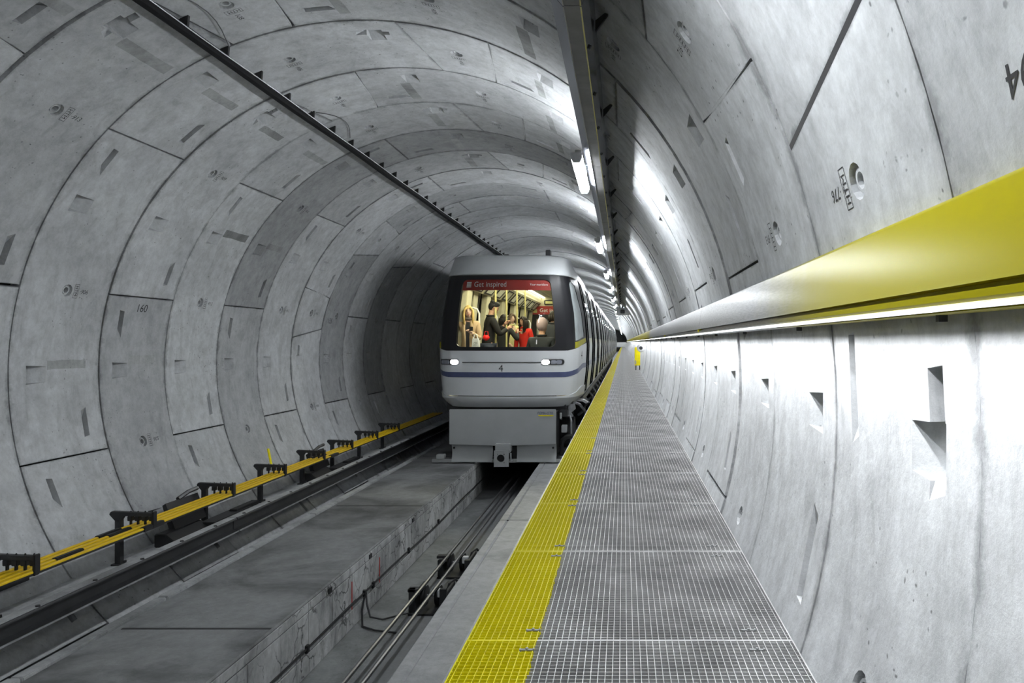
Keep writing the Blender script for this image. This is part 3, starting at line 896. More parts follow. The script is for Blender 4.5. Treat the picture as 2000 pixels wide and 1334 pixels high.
for k in range(28):
    batten(6.45 + 4.77 * k, 'glowing white batten lamp on the trunking, %s in the row of lit lamps' % ordn[k])
batten(-3.1, 'batten lamp behind the viewpoint')
rc = empty('radiating_cable', 'thick black cable clamped along the upper left of the lining', 'cable', loc=(0, 0, 0))
th_c = 66.3
cp = [Vector(cyl(y, th_c, -0.075 - 0.008 * sin(y * 2.1))) for y in [-2 + 0.4 * i for i in range(60)]]
MB().tube(cp, 0.037, 8).build('sheath', M['cable_black'], rc, smooth=True)
MB().tube([Vector(cyl(y, th_c + 0.95, -0.085 - 0.006 * sin(y * 2.7))) for y in [-2 + 0.4 * i for i in range(60)]], 0.005, 6).build('messenger_wire', M['steel'], rc, smooth=True)
for i in range(34):
    y = 3.55 + i * 0.52
    o = MB()
    a, b_, c_ = cyl(y, th_c + 1.6, 0.002), cyl(y, th_c + 0.9, -0.065), cyl(y, th_c - 0.6, 0.002)
    dy = 0.012
    o.v = [(p[0], p[1] - dy, p[2]) for p in (a, b_, c_)] + [(p[0], p[1] + dy, p[2]) for p in (a, b_, c_)]
    o.f = [(0, 1, 2), (5, 4, 3), (0, 3, 4, 1), (1, 4, 5, 2), (2, 5, 3, 0)]
    o.build('clamp', M['black'], rc)
for y0_, y1_ in ((4.62, 5.62), (7.2, 8.1)):
    tag(MB().tube([cyl(y0_ + (y1_ - y0_) * s, th_c + 1.6 + 3.2 * sin(pi * min(1, s * 1.0)) * (1 - s * 0.3), -0.02) for s in [i / 8 for i in range(9)]], 0.004, 5).build('loose_wire', M['wire']), 'thin slack wire looping beside the black cable, %s' % ('nearer loop' if y0_ < 5 else 'farther loop'), 'wire', 'slack wires')
gt = empty('end_gate', 'small white barrier across the track bed at the far end of the tunnel', 'gate', loc=(0, 104, 0))
MB().box(-2.6, 2.0 - 1.6, 0, 0.4, H(-0.75), H(-0.05)).build('barrier', M['housing'], gt, bevel=0.05)
MB().box(-2.3, -2.1, 0.1, 0.3, H(-1.9), H(-0.6)).build('post', M['housing'], gt)
# far signals and cameras by the tray end
sg = empty('signal_box', 'white signal box hanging near the far end of the trunking', 'signal', loc=(-0.05, 33, H(1.45)))
MB().box(-0.28, 0.32, 0, 0.25, -0.22, 0.12).build('box', M['housing'], sg, bevel=0.02)
MB().tube([(0, 0.1, 0.1), (0, 0.1, 0.62)], 0.03, 6).build('hanger', M['dark_metal'], sg)
MB().box(-0.1, 0.1, -0.1, 0.02, -0.14, 0.04).build('lens', M['dark_metal'], sg, bevel=0.02)

# ------------------------------------------------------------------ train
TX = -1.98
PL = [(0, 12.0), (0.5, 12.02), (0.83, 12.07), (1.0, 12.13), (1.12, 12.22), (1.20, 12.38), (1.255, 12.8), (1.30, 13.2)]
HW = [(-1.12, 1.06), (-1.09, 1.10), (-0.95, 1.235), (-0.5, 1.285), (-0.05, 1.30), (0.5, 1.255), (1.0, 1.16), (1.15, 1.12), (1.35, 1.06), (1.44, 1.02), (1.49, 0.95), (1.53, 0.6), (1.55, 0.0)]
DZ = [(-1.12, 0.16), (-1.09, 0.07), (-0.95, 0.0), (-0.1, 0.0), (1.15, 0.09), (1.5, 0.4)]
def interp(tab, x):
    if x <= tab[0][0]: return tab[0][1]
    for (a, p), (b, q) in zip(tab, tab[1:]):
        if x <= b: return p + (q - p) * (x - a) / (b - a)
    return tab[-1][1]
_s = [0.0]
for (a, b), (c, d) in zip(PL, PL[1:]):
    _s.append(_s[-1] + sqrt((c - a) ** 2 + (d - b) ** 2))
SX = [(s_, p[0]) for s_, p in zip(_s, PL)]
SZ = [(s_, p[1]) for s_, p in zip(_s, PL)]
SMAX = _s[-1]
def s_of_x(x):
    return interp([(p[0], s_) for s_, p in zip(_s, PL)], abs(x)) * (1 if x >= 0 else -1)
def nose(s, h, d=0.0):
    """point on the rounded nose: s = distance round from the middle, h = height above the eye, d = outward offset"""
    a = abs(s); sg = 1 if s >= 0 else -1
    f = interp(HW, h) / 1.30
    if a <= SMAX:
        x, z = interp(SX, a), interp(SZ, a)
    else:
        x, z = 1.30, 13.2 + a - SMAX
    fr = max(0.0, 1 - a / SMAX)
    e = 0.02
    x2, z2 = interp(SX, min(a + e, SMAX)), interp(SZ, min(a + e, SMAX))
    x1, z1 = interp(SX, max(a - e, 0)), interp(SZ, max(a - e, 0))
    tx, tz = x2 - x1, z2 - z1
    l = sqrt(tx * tx + tz * tz) or 1
    nx, nz = tz / l, -tx / l
    return (TX + sg * (x * f + nx * d), z + interp(DZ, h) * (1 if a < SMAX * 0.45 else max(0.0, 1 - (a - SMAX * 0.45) / (SMAX * 0.55))) + nz * d, CH + h)

def surf(outer, holes, fn, thick, name, mat, parent, nx=40, nh=8, smooth=True, ang=30):
    """curved panel: OUTER polygon with HOLES in (s, h), thickness inward"""
    xs = [p[0] for p in outer]; hs = [p[1] for p in outer]
    def densify(poly, n=0.07):
        out = []
        for i in range(len(poly)):
            a, b = poly[i], poly[(i + 1) % len(poly)]
            k = max(1, int(sqrt((b[0] - a[0]) ** 2 + (b[1] - a[1]) ** 2) / n))
            out += [(a[0] + (b[0] - a[0]) * j / k, a[1] + (b[1] - a[1]) * j / k) for j in range(k)]
        return out
    o = densify(outer); hl = [densify(h) for h in holes]
    pts = [Vector(p) for p in o]; ed = [(i, (i + 1) % len(o)) for i in range(len(o))]
    for h in hl:
        n = len(pts); pts += [Vector(p) for p in h]; ed += [(n + i, n + (i + 1) % len(h)) for i in range(len(h))]
    x0, x1, h0, h1 = min(xs), max(xs), min(hs), max(hs)
    for i in range(1, nx):
        for j in range(1, nh):
            q = (x0 + (x1 - x0) * i / nx, h0 + (h1 - h0) * j / nh)
            if inside(q, outer) and not any(inside(q, h) for h in holes):
                pts.append(Vector(q))
    vo, eo, fo = delaunay_2d_cdt(pts, ed, [], 0, 1e-5)[:3]
    mb = MB(); keep = []
    for f in fo:
        c = (sum(vo[i][0] for i in f) / 3, sum(vo[i][1] for i in f) / 3)
        if inside(c, outer) and not any(inside(c, h) for h in holes):
            keep.append(tuple(f))
    n = len(vo)
    mb.v = [fn(p[0], p[1], 0.0) for p in vo] + [fn(p[0], p[1], -thick) for p in vo]
    cnt = {}
    for f in keep:
        mb.f.append(f); mb.f.append(tuple(n + i for i in reversed(f)))
        for q in range(3):
            e = (f[q], f[(q + 1) % 3]); cnt[e] = cnt.get(e, 0) + 1
    for (i, j) in list(cnt):
        if (j, i) not in cnt:
            mb.f.append((j, i, n + i, n + j))
    return mb.build(name, mat, parent, smooth=smooth, ang=ang)

def rrect(x0, x1, y0, y1, r, n=5):
    out = []
    for cx, cy, a0 in ((x1 - r, y1 - r, 0), (x0 + r, y1 - r, 90), (x0 + r, y0 + r, 180), (x1 - r, y0 + r, 270)):
        out += [(cx + r * cos(radians(a0 + 90 * i / n)), cy + r * sin(radians(a0 + 90 * i / n))) for i in range(n + 1)]
    return out

train = empty('train', 'white driverless metro train with black windscreen surround and blue stripe in the tunnel', 'train')
rise = lambda s: 0.13 * min(1, max(0, (abs(s) - 1.05) / 0.75))     # belt line climbs round the corners
def band(h0, h1, off=0.0, sm=SMAX, n=60):
    top = [(-sm + 2 * sm * i / n, h1 + rise(-sm + 2 * sm * i / n)) for i in range(n, -1, -1)]
    bot = [(-sm + 2 * sm * i / n, h0 + (rise(-sm + 2 * sm * i / n) if h0 > -0.6 else 0)) for i in range(n + 1)]
    return bot + top
nf = lambda off: (lambda s, h, d: nose(s, h, off + d))
surf(band(-0.90, -0.146), [], nf(0), 0.04, 'front_panel', M['white'], train, 60, 6)
def bumper(s, h, d):
    return nose(s, h, 0.018 + d)
surf(band(-1.10, -0.915), [], bumper, 0.06, 'bumper', M['white'], train, 60, 4)
surf(band(-0.592, -0.508), [], nf(0.004), 0.004, 'blue_stripe', M['blue'], train, 60, 1)
surf([(s_of_x(-0.74), -0.349), (s_of_x(0.60), -0.349), (s_of_x(0.60), -0.335), (s_of_x(-0.74), -0.335)], [], nf(0.006), 0.006, 'trim_groove', M['dark_metal'], train, 30, 1)
# black mask with the windscreen opening
WS = rrect(s_of_x(-0.845), s_of_x(0.835), -0.082, 1.055, 0.09)
n_ = 60; sm_ = s_of_x(1.14)
mask = [(-sm_ + 2 * sm_ * i / n_, -0.146 + rise(-sm_ + 2 * sm_ * i / n_)) for i in range(n_ + 1)] + [(sm_ - 2 * sm_ * i / n_, 1.17) for i in range(n_ + 1)]
surf(mask, [WS], nf(0.0), 0.05, 'window_surround', M['mask'], train, 50, 12)
surf(WS, [], nf(-0.012), 0.006, 'windscreen', M['glass'], train, 20, 8)
for sg in (1, -1):
    lo_, hi_ = sm_, SMAX - 0.0
    q0 = [(lo_, -0.146 + rise(lo_)), (lo_ + 0.3, -0.146 + rise(lo_ + 0.3)), (hi_, -0.146 + rise(hi_)), (hi_, 1.17), (lo_, 1.17)]
    hole = [(lo_ + 0.05, 0.02), (hi_ - 0.22, 0.10), (hi_ - 0.20, 0.16), (hi_ - 0.30, 0.6), (hi_ - 0.50, 1.0), (lo_ + 0.12, 1.05), (lo_ + 0.06, 1.0)]
    f = (lambda s, h, d, sg=sg: nose(sg * s, h, d))
    surf(q0, [hole], f, 0.04, 'corner_surround', M['mask'], train, 20, 12)
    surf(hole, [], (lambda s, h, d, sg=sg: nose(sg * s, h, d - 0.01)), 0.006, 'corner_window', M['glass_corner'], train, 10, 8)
    surf([(lo_ + 0.02, -0.135 + rise(lo_)), (hi_ - 0.06, -0.12 + rise(hi_)), (hi_ - 0.10, 0.075), (lo_ + 0.03, 0.0)], [], (lambda s, h, d, sg=sg: nose(sg * s, h, d + 0.004)), 0.004, 'yellow_trim', M['trim_yellow'], train, 8, 2)
# headlamps: dark recess, clear lens, bright inner half
for x0, x1, bx0, bx1 in ((0.60, 0.985, 0.60, 0.745), (-1.15, -0.80, -0.955, -0.80)):
    lens = rrect(s_of_x(x0), s_of_x(x1), -0.385, -0.292, 0.045)
    hd = surf(lens, [], nf(0.006), 0.02, 'headlamp', M['black'], train, 10, 2)
    surf(rrect(s_of_x(x0) - 0.012, s_of_x(x1) + 0.012, -0.397, -0.280, 0.055), [], nf(0.003), 0.012, 'lamp_bezel', M['steel'], train, 10, 2)
    surf(rrect(s_of_x(bx0) + 0.008, s_of_x(bx1) - 0.008, -0.377, -0.300, 0.037), [], nf(0.010), 0.006, 'lamp_beam', M['headlamp'], hd, 6, 2)
    surf(rrect(s_of_x(bx1 if x0 > 0 else x0 + 0.02) + 0.01, s_of_x(x1 - 0.03 if x0 > 0 else bx0) - 0.01, -0.372, -0.305, 0.03), [], nf(0.009), 0.004, 'reflector', M['tray'], hd, 6, 2)
# fleet numbers
t = MB(); text_on(t, '4', 0.165, lambda x, y: nose(s_of_x(-0.115) + x, -0.495 + y, 0.006)); t.build('fleet_number', M['ink'], train)
for sg in (1, -1):
    t = MB(); s0 = 1.60
    text_on(t, '4', 0.22, lambda x, y: nose((s0 + x * 1.0) if sg > 0 else -(s0 + 0.15 - x), -0.30 + y, 0.006)); t.build('fleet_number', M['ink'], train)
# roof hood over the windscreen
hood = MB(); nn = 40
rowsH = [(1.13, 0.05, 1.0), (1.145, 0.075, 1.0), (1.20, 0.065, 1.0), (1.46, -0.22, 0.97), (1.495, -0.28, 0.95), (1.515, -0.7, 0.8), (1.53, -1.2, 0.6)]
for (h, off, fx) in rowsH:
    for i in range(nn + 1):
        s = -SMAX + 2 * SMAX * i / nn
        x, y, z = nose(s, 1.15, 0.02)
        y = y * (1 - 0.55 * (h > 1.3)) + 12.1 * 0.55 * (h > 1.3)
        xx = TX + (x - TX) * interp(HW, h) / interp(HW, 1.15) * (1.0 if h < 1.3 else 1.02)
        yy = min(y - off + 0.06, 13.4) if off > 0 else min(y - off, 13.5)
        hood.v.append((xx, yy, CH + h))
for r_ in range(len(rowsH) - 1):
    for i in range(nn):
        a = r_ * (nn + 1) + i
        hood.f.append((a, a + 1, a + nn + 2, a + nn + 1))
hood.build('roof_hood', M['roof'], train, smooth=True, ang=40)
for x in (-0.13, 0.62):
    MB().box(TX + x - 0.045, TX + x + 0.045, 12.9, 13.1, H(1.50), H(1.50 + (0.08 if x < 0 else 0.16))).build('aerial', M['dark_metal'], train, bevel=0.01)
# lead car body sides, repeated as strips
def side(sg, off=0.0):
    return lambda z, h, d: (TX + sg * (interp(HW, h) + off + d), z, CH + h)
def car_side(par, z0, z1, blacks):
    for sg in (1, -1):
        prev = z0
        for a, b in blacks + [(z1, z1)]:
            if a > prev + 0.05:
                n = 6
                W_ = rrect(prev + 0.08, a - 0.08, 0.08, 1.0, 0.05, 2)
                surf([(prev, -0.95), (a, -0.95), (a, 1.15), (prev, 1.15)], [W_], side(sg), 0.03, 'side_panel', M['white'], par, 3, 8)
                gp = surf(W_, [], side(sg, -0.001), 0.004, 'side_window', M['glass_side'], par, 3, 6)
                for q in (0.33, 0.66):
                    zz = prev + (a - prev) * q
                    surf([(zz - 0.03, 0.08), (zz + 0.03, 0.08), (zz + 0.03, 1.0), (zz - 0.03, 1.0)], [], side(sg, 0.002), 0.01, 'mullion', M['steel'], gp, 1, 6)
                surf([(prev, -0.46), (a, -0.46), (a, -0.375), (prev, -0.375)], [], side(sg, 0.004), 0.004, 'blue_stripe', M['blue'], par, 2, 1)
            if b > a:
                surf([(a, -0.95), (b, -0.95), (b, 1.15), (a, 1.15)], [], side(sg, 0.001), 0.02, 'door', M['door_black'], par, 2, 8)
                zz = (a + b) / 2
                surf([(zz - 0.006, -0.9), (zz + 0.006, -0.9), (zz + 0.006, 1.12), (zz - 0.006, 1.12)], [], side(sg, 0.003), 0.004, 'door_seal', M['steel'], par, 1, 8)
            prev = b
        surf([(z0, -1.09), (z1, -1.09), (z1, -0.95), (z0, -0.95)], [], side(sg, 0.01), 0.03, 'sill', M['grey_paint'], par, 3, 2)
    rf = MB(); hs = [1.15, 1.25, 1.35, 1.48, 1.53, 1.55]
    prof = [(TX + interp(HW, h), H(h)) for h in hs] + [(TX - interp(HW, h), H(h)) for h in reversed(hs)]
    prof += [(TX - interp(HW, 1.15) + 0.04, H(1.15)), (TX - 0.8, H(1.42)), (TX + 0.8, H(1.42)), (TX + interp(HW, 1.15) - 0.04, H(1.15))]
    rf.prism(prof, z0, z1); rf.build('roof', M['roof'], par, smooth=True, ang=30)
    for k in range(5):
        z = z0 + (z1 - z0) * (k + 0.5) / 5
        MB().box(TX + 0.98, TX + 1.06, z - 0.5, z + 0.3, H(1.27), H(1.32)).build('gutter_bracket', M['steel'], par)
    MB().box(TX - 1.24, TX + 1.24, z0, z1, H(-1.09), H(-1.0)).build('floor_pan', M['cabin_floor'], par)
    for x in (-0.62, 0.52):
        MB().box(TX + x, TX + x + 0.09, z0 + 0.3, z1 - 0.3, H(1.405), H(1.417)).build('ceiling_lamp', M['cabin_lamp'], par)
BL = [(13.2, 14.3), (15.6, 17.2), (18.5, 20.2), (21.5, 23.2)]
car_side(train, 13.2, 24.0, BL)
for (y_, ly_, en) in ((12.75, 0.5, 48), (15.2, 3.5, 60), (19.8, 4.5, 60), (30.0, 10, 70)):  # first one added at the front to brighten the passengers there
    ld = bpy.data.lights.new('cabin_light', 'AREA'); ld.shape = 'RECTANGLE'; ld.size = 1.1; ld.size_y = ly_; ld.energy = en; ld.color = (1.0, 0.93, 0.66)
    lo_ = bpy.data.objects.new('cabin_light', ld); COL.objects.link(lo_); lo_.parent = train
    lo_.location = (TX, y_, H(1.31))
MB().box(TX - 1.1, TX + 1.1, 12.5, 13.2, H(-1.08), H(-1.0)).build('floor_pan', M['cabin_floor'], train)
MB().box(TX - 0.75, TX + 0.75, 12.35, 13.2, H(1.38), H(1.40)).build('ceiling_panel', M['cream'], train)
MB().box(TX - 0.7, TX + 0.7, 12.62, 12.72, H(1.365), H(1.378)).build('ceiling_lamp', M['cabin_lamp'], train)  # crosswise lamp added to brighten the passengers behind the windscreen
MB().box(TX - 0.85, TX + 0.83, 12.22, 12.36, H(-1.0), H(-0.12)).build('dashboard', M['cabin_floor'], train, bevel=0.03)
# printed banner across the top of the windscreen
bn = surf([(s_of_x(-0.838), 0.875), (s_of_x(0.828), 0.875), (s_of_x(0.828), 1.06), (s_of_x(-0.838), 1.06)], [], nf(-0.022), 0.004, 'banner', M['red'], train, 14, 2)
bs = lambda x, y: nose(s_of_x(-0.62) + x, 0.935 + y, -0.0195)
t = MB(); text_on(t, 'Get inspired', 0.125, bs)
text_on(t, 'Your meridians', 0.055, lambda x, y: nose(s_of_x(0.44) + x, 0.955 + y, -0.0195), 0.1)
for k in range(4):
    n = len(t.v); xa = s_of_x(-0.76)
    t.v += [nose(xa, 0.925 + 0.025 * k, -0.0195), nose(xa + 0.09, 0.925 + 0.025 * k, -0.0195), nose(xa + 0.09, 0.942 + 0.025 * k, -0.0195), nose(xa, 0.942 + 0.025 * k, -0.0195)]
    t.f.append((n, n + 1, n + 2, n + 3))
t.build('banner_lettering', M['print'], bn)
# skirt box, lower plates and coupling plate
MB().prism([(TX - 0.88, H(-1.68)), (TX - 0.88, H(-1.105)), (TX + 0.87, H(-1.105)), (TX + 0.87, H(-1.68)), (TX + 0.0, H(-1.705))], 11.75, 11.79).build('skirt_box', M['grey_paint'], train, bevel=0.008)
MB().box(TX - 0.87, TX + 0.86, 11.95, 12.9, H(-1.90), H(-1.17)).build('skirt_backing', M['black'], train)
MB().box(TX - 1.06, TX + 0.99, 12.3, 13.0, H(-1.2), H(-1.075)).build('gap_filler', M['black'], train)
for a, b in ((TX - 0.85, TX - 0.18), (TX + 0.22, TX + 0.87)):
    p = MB().prism([(a, -0.0), (b, -0.0), (b, 0.0), (a, 0)], 0, 0)
    mb = MB(); k = 10
    for i in range(k + 1):
        q = i / k; h = -1.68 - 0.29 * q; yy = 11.80 + 0.05 * sin(q * pi) - 0.02 * q
        mb.v += [(a, yy, H(h)), (b, yy, H(h)), (b, yy + 0.02, H(h)), (a, yy + 0.02, H(h))]
    for i in range(k):
        for j in range(4):
            mb.f.append((4 * i + j, 4 * i + (j + 1) % 4, 4 * i + 4 + (j + 1) % 4, 4 * i + 4 + j))
    lp = mb.build('lower_plate', M['grey_paint'], train, smooth=True, ang=40)
    bx = a + 0.04 if a < TX else b - 0.05
    MB().tube([(bx, 11.80, H(-1.74)), (bx, 11.79, H(-1.74))], 0.018, 10).build('fixing_hole', M['black'], lp)
MB().box(TX - 1.18, TX + 0.99, 11.80, 11.86, H(-1.985), H(-1.93)).build('cross_bar', M['grey_paint'], train, bevel=0.006)
MB().box(TX - 1.10, TX - 0.97, 11.78, 11.9, H(-1.93), H(-1.85)).build('sensor_box', M['grey_paint'], train, bevel=0.008)
MB().box(TX - 0.18, TX + 0.22, 11.9, 12.4, H(-1.95), H(-1.7)).build('coupling_recess', M['black'], train)
MB().box(TX - 0.11, TX + 0.13, 11.66, 11.9, H(-1.81), H(-1.66)).build('drawbar', M['grey_paint'], train, bevel=0.008)
ring = lambda r, cx, cy, n=20: [(cx + r * cos(2 * pi * i / n), cy + r * sin(2 * pi * i / n)) for i in range(n)]
fl = lambda x, h, d: (TX + x, 11.60 - d, CH + h)
cp_ = surf([(-0.12, -2.02), (0.12, -2.02), (0.12, -1.76), (-0.12, -1.76)], [ring(0.062, -0.01, -1.885), ring(0.01, -0.06, -1.82, 8), ring(0.01, 0.045, -1.82, 8), ring(0.01, 0.045, -1.955, 8)], fl, 0.03, 'coupling_plate', M['grey_paint'], train, 6, 6, smooth=False)
surf(ring(0.062, -0.01, -1.885), [], lambda x, h, d: (TX + x, 11.66 - d, CH + h), 0.01, 'coupling_socket', M['black'], cp_, 3, 3)
MB().tube([(TX + 0.15, 11.62, H(-1.80)), (TX + 0.15, 11.62, H(-1.95))], 0.015, 6).box(TX + 0.13, TX + 0.18, 11.6, 11.7, H(-1.95), H(-1.92)).build('latch', M['steel'], cp_)
# builder's lettering
t = MB(); text_on(t, 'POMA-OTIS', 0.058, lambda x, y: (TX + 0.565 + x * 0.85, 11.745, H(-1.185) + y), 0.15)
t.build('maker_lettering', M['blue'], train)
surf([(0.60, -1.215), (0.82, -1.215), (0.84, -1.20), (0.57, -1.197)], [], lambda x, h, d: (TX + x, 11.745 - d, CH + h), 0.002, 'maker_underline', M['yellow'], train, 4, 1)
# underframe equipment on the walkway side
uf = link('underframe', MB().box(TX - 0.85, TX + 0.86, 12.9, 24.0, H(-1.9), H(-1.1)).mesh('underframe'), M['black'], train)
def uc(name, mb, mat, **k): return mb.build(name, mat, uf, **k)
uc('pipe_elbow', MB().tube([(TX + 0.93, 12.2, H(-1.92)), (TX + 0.93, 12.15, H(-1.75)), (TX + 0.95, 12.12, H(-1.66)), (TX + 1.02, 12.1, H(-1.60)), (TX + 1.12, 12.1, H(-1.59))], 0.04, 10), M['dark_metal'], smooth=True)
uc('air_pipe', MB().tube([(TX + 1.08, 12.3, H(-1.85)), (TX + 1.08, 12.3, H(-1.35)), (TX + 1.06, 12.35, H(-1.28)), (TX + 0.95, 12.4, H(-1.27))], 0.018, 8), M['steel'], smooth=True)
uc('valve_block', MB().box(TX + 0.93, TX + 1.02, 12.1, 12.25, H(-1.53), H(-1.41)).box(TX + 0.90, TX + 0.93, 12.1, 12.2, H(-1.3), H(-1.2)), M['grey_paint'], bevel=0.006)
uc('junction_box', MB().box(TX + 0.90, TX + 1.02, 12.2, 12.5, H(-1.27), H(-1.16)).box(TX + 0.95, TX + 1.1, 12.2, 12.4, H(-1.93), H(-1.82)), M['dark_metal'], bevel=0.006)
uc('hanger_bracket', MB().prism([(TX + 1.02, H(-1.10)), (TX + 1.12, H(-1.05)), (TX + 1.14, H(-1.17)), (TX + 1.06, H(-1.24)), (TX + 1.10, H(-1.30)), (TX + 1.04, H(-1.32)), (TX + 0.99, H(-1.22))], 12.55, 12.62), M['steel'])
uc('collector_arm', MB().prism([(TX + 1.10, H(-1.02)), (TX + 1.27, H(-1.04)), (TX + 1.34, H(-1.09)), (TX + 1.30, H(-1.11)), (TX + 1.24, H(-1.07)), (TX + 1.10, H(-1.06))], 12.9, 13.1), M['steel'])
for k in range(14):
    z = 12.6 + k * 0.42
    uc('bolt', MB().tube([(TX + 0.87, z, H(-1.35 - 0.3 * (k % 2))), (TX + 0.90, z, H(-1.35 - 0.3 * (k % 2)))], 0.02, 6), M['steel'])
for k in range(8):
    z = 14.2 + k * 1.9
    uc('hose', MB().tube([(TX + 0.9, z, H(-1.15)), (TX + 1.1, z + 0.15, H(-1.25)), (TX + 1.18, z + 0.35, H(-1.38)), (TX + 1.05, z + 0.6, H(-1.5))], 0.03, 6), M['steel'], smooth=True)
for k in range(3):
    z = 12.9 + k * 3.5
    w = MB().tube([(TX + 0.87, z, H(-1.62)), (TX + 1.1, z, H(-1.62))], 0.28, 20); uc('air_cushion_pad', w, M['black'], smooth=True)

# cabin: left wall panels, windows, cove with posters, draught screens with grab loops, poles
cab = link('cabin', MB().box(TX - 1.18, TX - 1.16, 13.0, 24.0, H(-1.0), H(0.0)).mesh('cabin'), M['cabin_grey'], train)
def cc(name, mb, mat, **k): return mb.build(name, mat, cab, **k)
for k in range(6):
    z = 13.35 + k * 1.9
    cc('wall_panel', MB().prism([(TX - 1.20, H(-0.95)), (TX - 1.14, H(-0.95)), (TX - 0.90, H(1.10)), (TX - 1.02, H(1.15))], z, z + 0.42), M['cream'], bevel=0.01)
    cc('wall_panel', MB().prism([(TX - 1.20, H(-0.95)), (TX - 1.18, H(-0.95)), (TX - 1.00, H(1.10)), (TX - 1.04, H(1.15))], z + 1.0, z + 1.42), M['cream'], bevel=0.01)
    cc('draught_screen', MB().box(TX - 1.18, TX - 0.80, z + 0.44, z + 0.46, H(-0.9), H(0.35)), M['cabin_grey'])
    xg = TX - 0.80
    cc('grab_loop', MB().tube([(xg, z + 0.45, H(-0.3)), (xg, z + 0.45, H(0.55)), (xg - 0.04, z + 0.45, H(0.63)), (xg - 0.12, z + 0.45, H(0.66)), (xg - 0.2, z + 0.45, H(0.66))], 0.018, 8), M['housing'], smooth=True)
    cc('seat', MB().prism([(TX - 1.17, H(-0.6)), (TX - 0.75, H(-0.6)), (TX - 0.75, H(-0.53)), (TX - 1.10, H(-0.53)), (TX - 1.14, H(-0.05)), (TX - 1.18, H(-0.05))], z + 0.5, z + 1.0), M['blue'], bevel=0.02)
cc('cove', MB().prism([(TX - 1.05, H(1.12)), (TX - 0.90, H(0.98)), (TX - 0.66, H(1.24)), (TX - 0.66, H(1.41)), (TX - 0.80, H(1.41))], 12.6, 23.9), M['cream'])
for k in range(9):
    z = 13.6 + k * 1.05
    fr = MB(); a, b = (TX - 0.875, H(1.0)), (TX - 0.685, H(1.21))
    pt = lambda u, z_, d: (a[0] + (b[0] - a[0]) * u + 0.707 * d, z_, a[1] + (b[1] - a[1]) * u - 0.707 * d)
    f_ = surf([(0, z), (1, z), (1, z + 0.72), (0, z + 0.72)], [[(0.12, z + 0.05), (0.88, z + 0.05), (0.88, z + 0.67), (0.12, z + 0.67)]], lambda u, z_, d: pt(u, z_, 0.02 + d), 0.015, 'poster_frame', M['dark_metal'], cab, 4, 4, smooth=False)
    surf([(0.12, z + 0.05), (0.88, z + 0.05), (0.88, z + 0.67), (0.12, z + 0.67)], [], lambda u, z_, d: pt(u, z_, 0.01 + d), 0.004, 'poster', M['poster'], cab, 3, 3, smooth=False)
for z in (14.0, 15.3, 16.8, 18.2):
    cc('pole', MB().tube([(TX - 0.52, z, H(-1.0)), (TX - 0.52, z, H(1.41))], 0.019, 8), M['pole'], smooth=True)
cc('ceiling_duct', MB().prism([(TX - 0.3, H(1.41)), (TX - 0.15, H(1.33)), (TX + 0.25, H(1.33)), (TX + 0.4, H(1.41))], 12.8, 23.9), M['cream'])
for k in range(5):
    z = 13.2 + k * 2.3
    cc('ceiling_ring', MB().tube([(TX + 0.7 + 0.28 * cos(i * pi / 8), z + 0.4 * sin(i * pi / 8), H(1.36)) for i in range(17)], 0.035, 6, cap=False), M['cabin_grey'], smooth=True)
# right wall inside
for k in range(6):
    z = 13.0 + k * 1.9
    cc('wall_panel', MB().prism([(TX + 1.20, H(-0.95)), (TX + 1.14, H(-0.95)), (TX + 0.95, H(1.10)), (TX + 1.02, H(1.15))], z, z + 0.35), M['cream'], bevel=0.01)
# bulkhead with second banner, display and open gangway
bh = surf([(-1.15, -1.0), (1.15, -1.0), (1.02, 1.15), (0.78, 1.42), (-0.78, 1.42), (-1.02, 1.15)], [[(-0.80, -0.95), (0.80, -0.95), (0.80, 0.74), (-0.80, 0.74)]], lambda x, h, d: (TX + x, 22.9 - d, CH + h), 0.06, 'bulkhead', M['cream'], train, 8, 8, smooth=False)
MB().box(TX - 1.03, TX + 1.03, 22.86, 22.9, H(0.88), H(1.14)).build('bulkhead_banner', M['red'], bh)
t = MB(); text_on(t, 'Get inspired', 0.17, lambda x, y: (TX - 0.70 + x, 22.855, H(0.955) + y))
t.build('bulkhead_lettering', M['print'], bh)
MB().box(TX - 0.90, TX - 0.78, 22.853, 22.857, H(0.93), H(1.05)).build('bulkhead_logo', M['pole'], bh)
MB().box(TX - 0.55, TX + 0.45, 22.84, 22.9, H(1.19), H(1.33)).build('display_case', M['black'], bh, bevel=0.01)
MB().box(TX - 0.51, TX + 0.41, 22.83, 22.845, H(1.22), H(1.30)).build('display_screen', M['screen'], bh)
MB().box(TX - 1.02, TX + 1.02, 22.87, 22.9, H(0.74), H(0.88)).build('door_header', M['black'], bh)
for a, b in ((-1.10, -0.80), (0.80, 1.1)):
    MB().box(TX + a, TX + b, 22.87, 22.9, H(-1.0), H(0.74)).build('door_pillar', M['black'], bh)

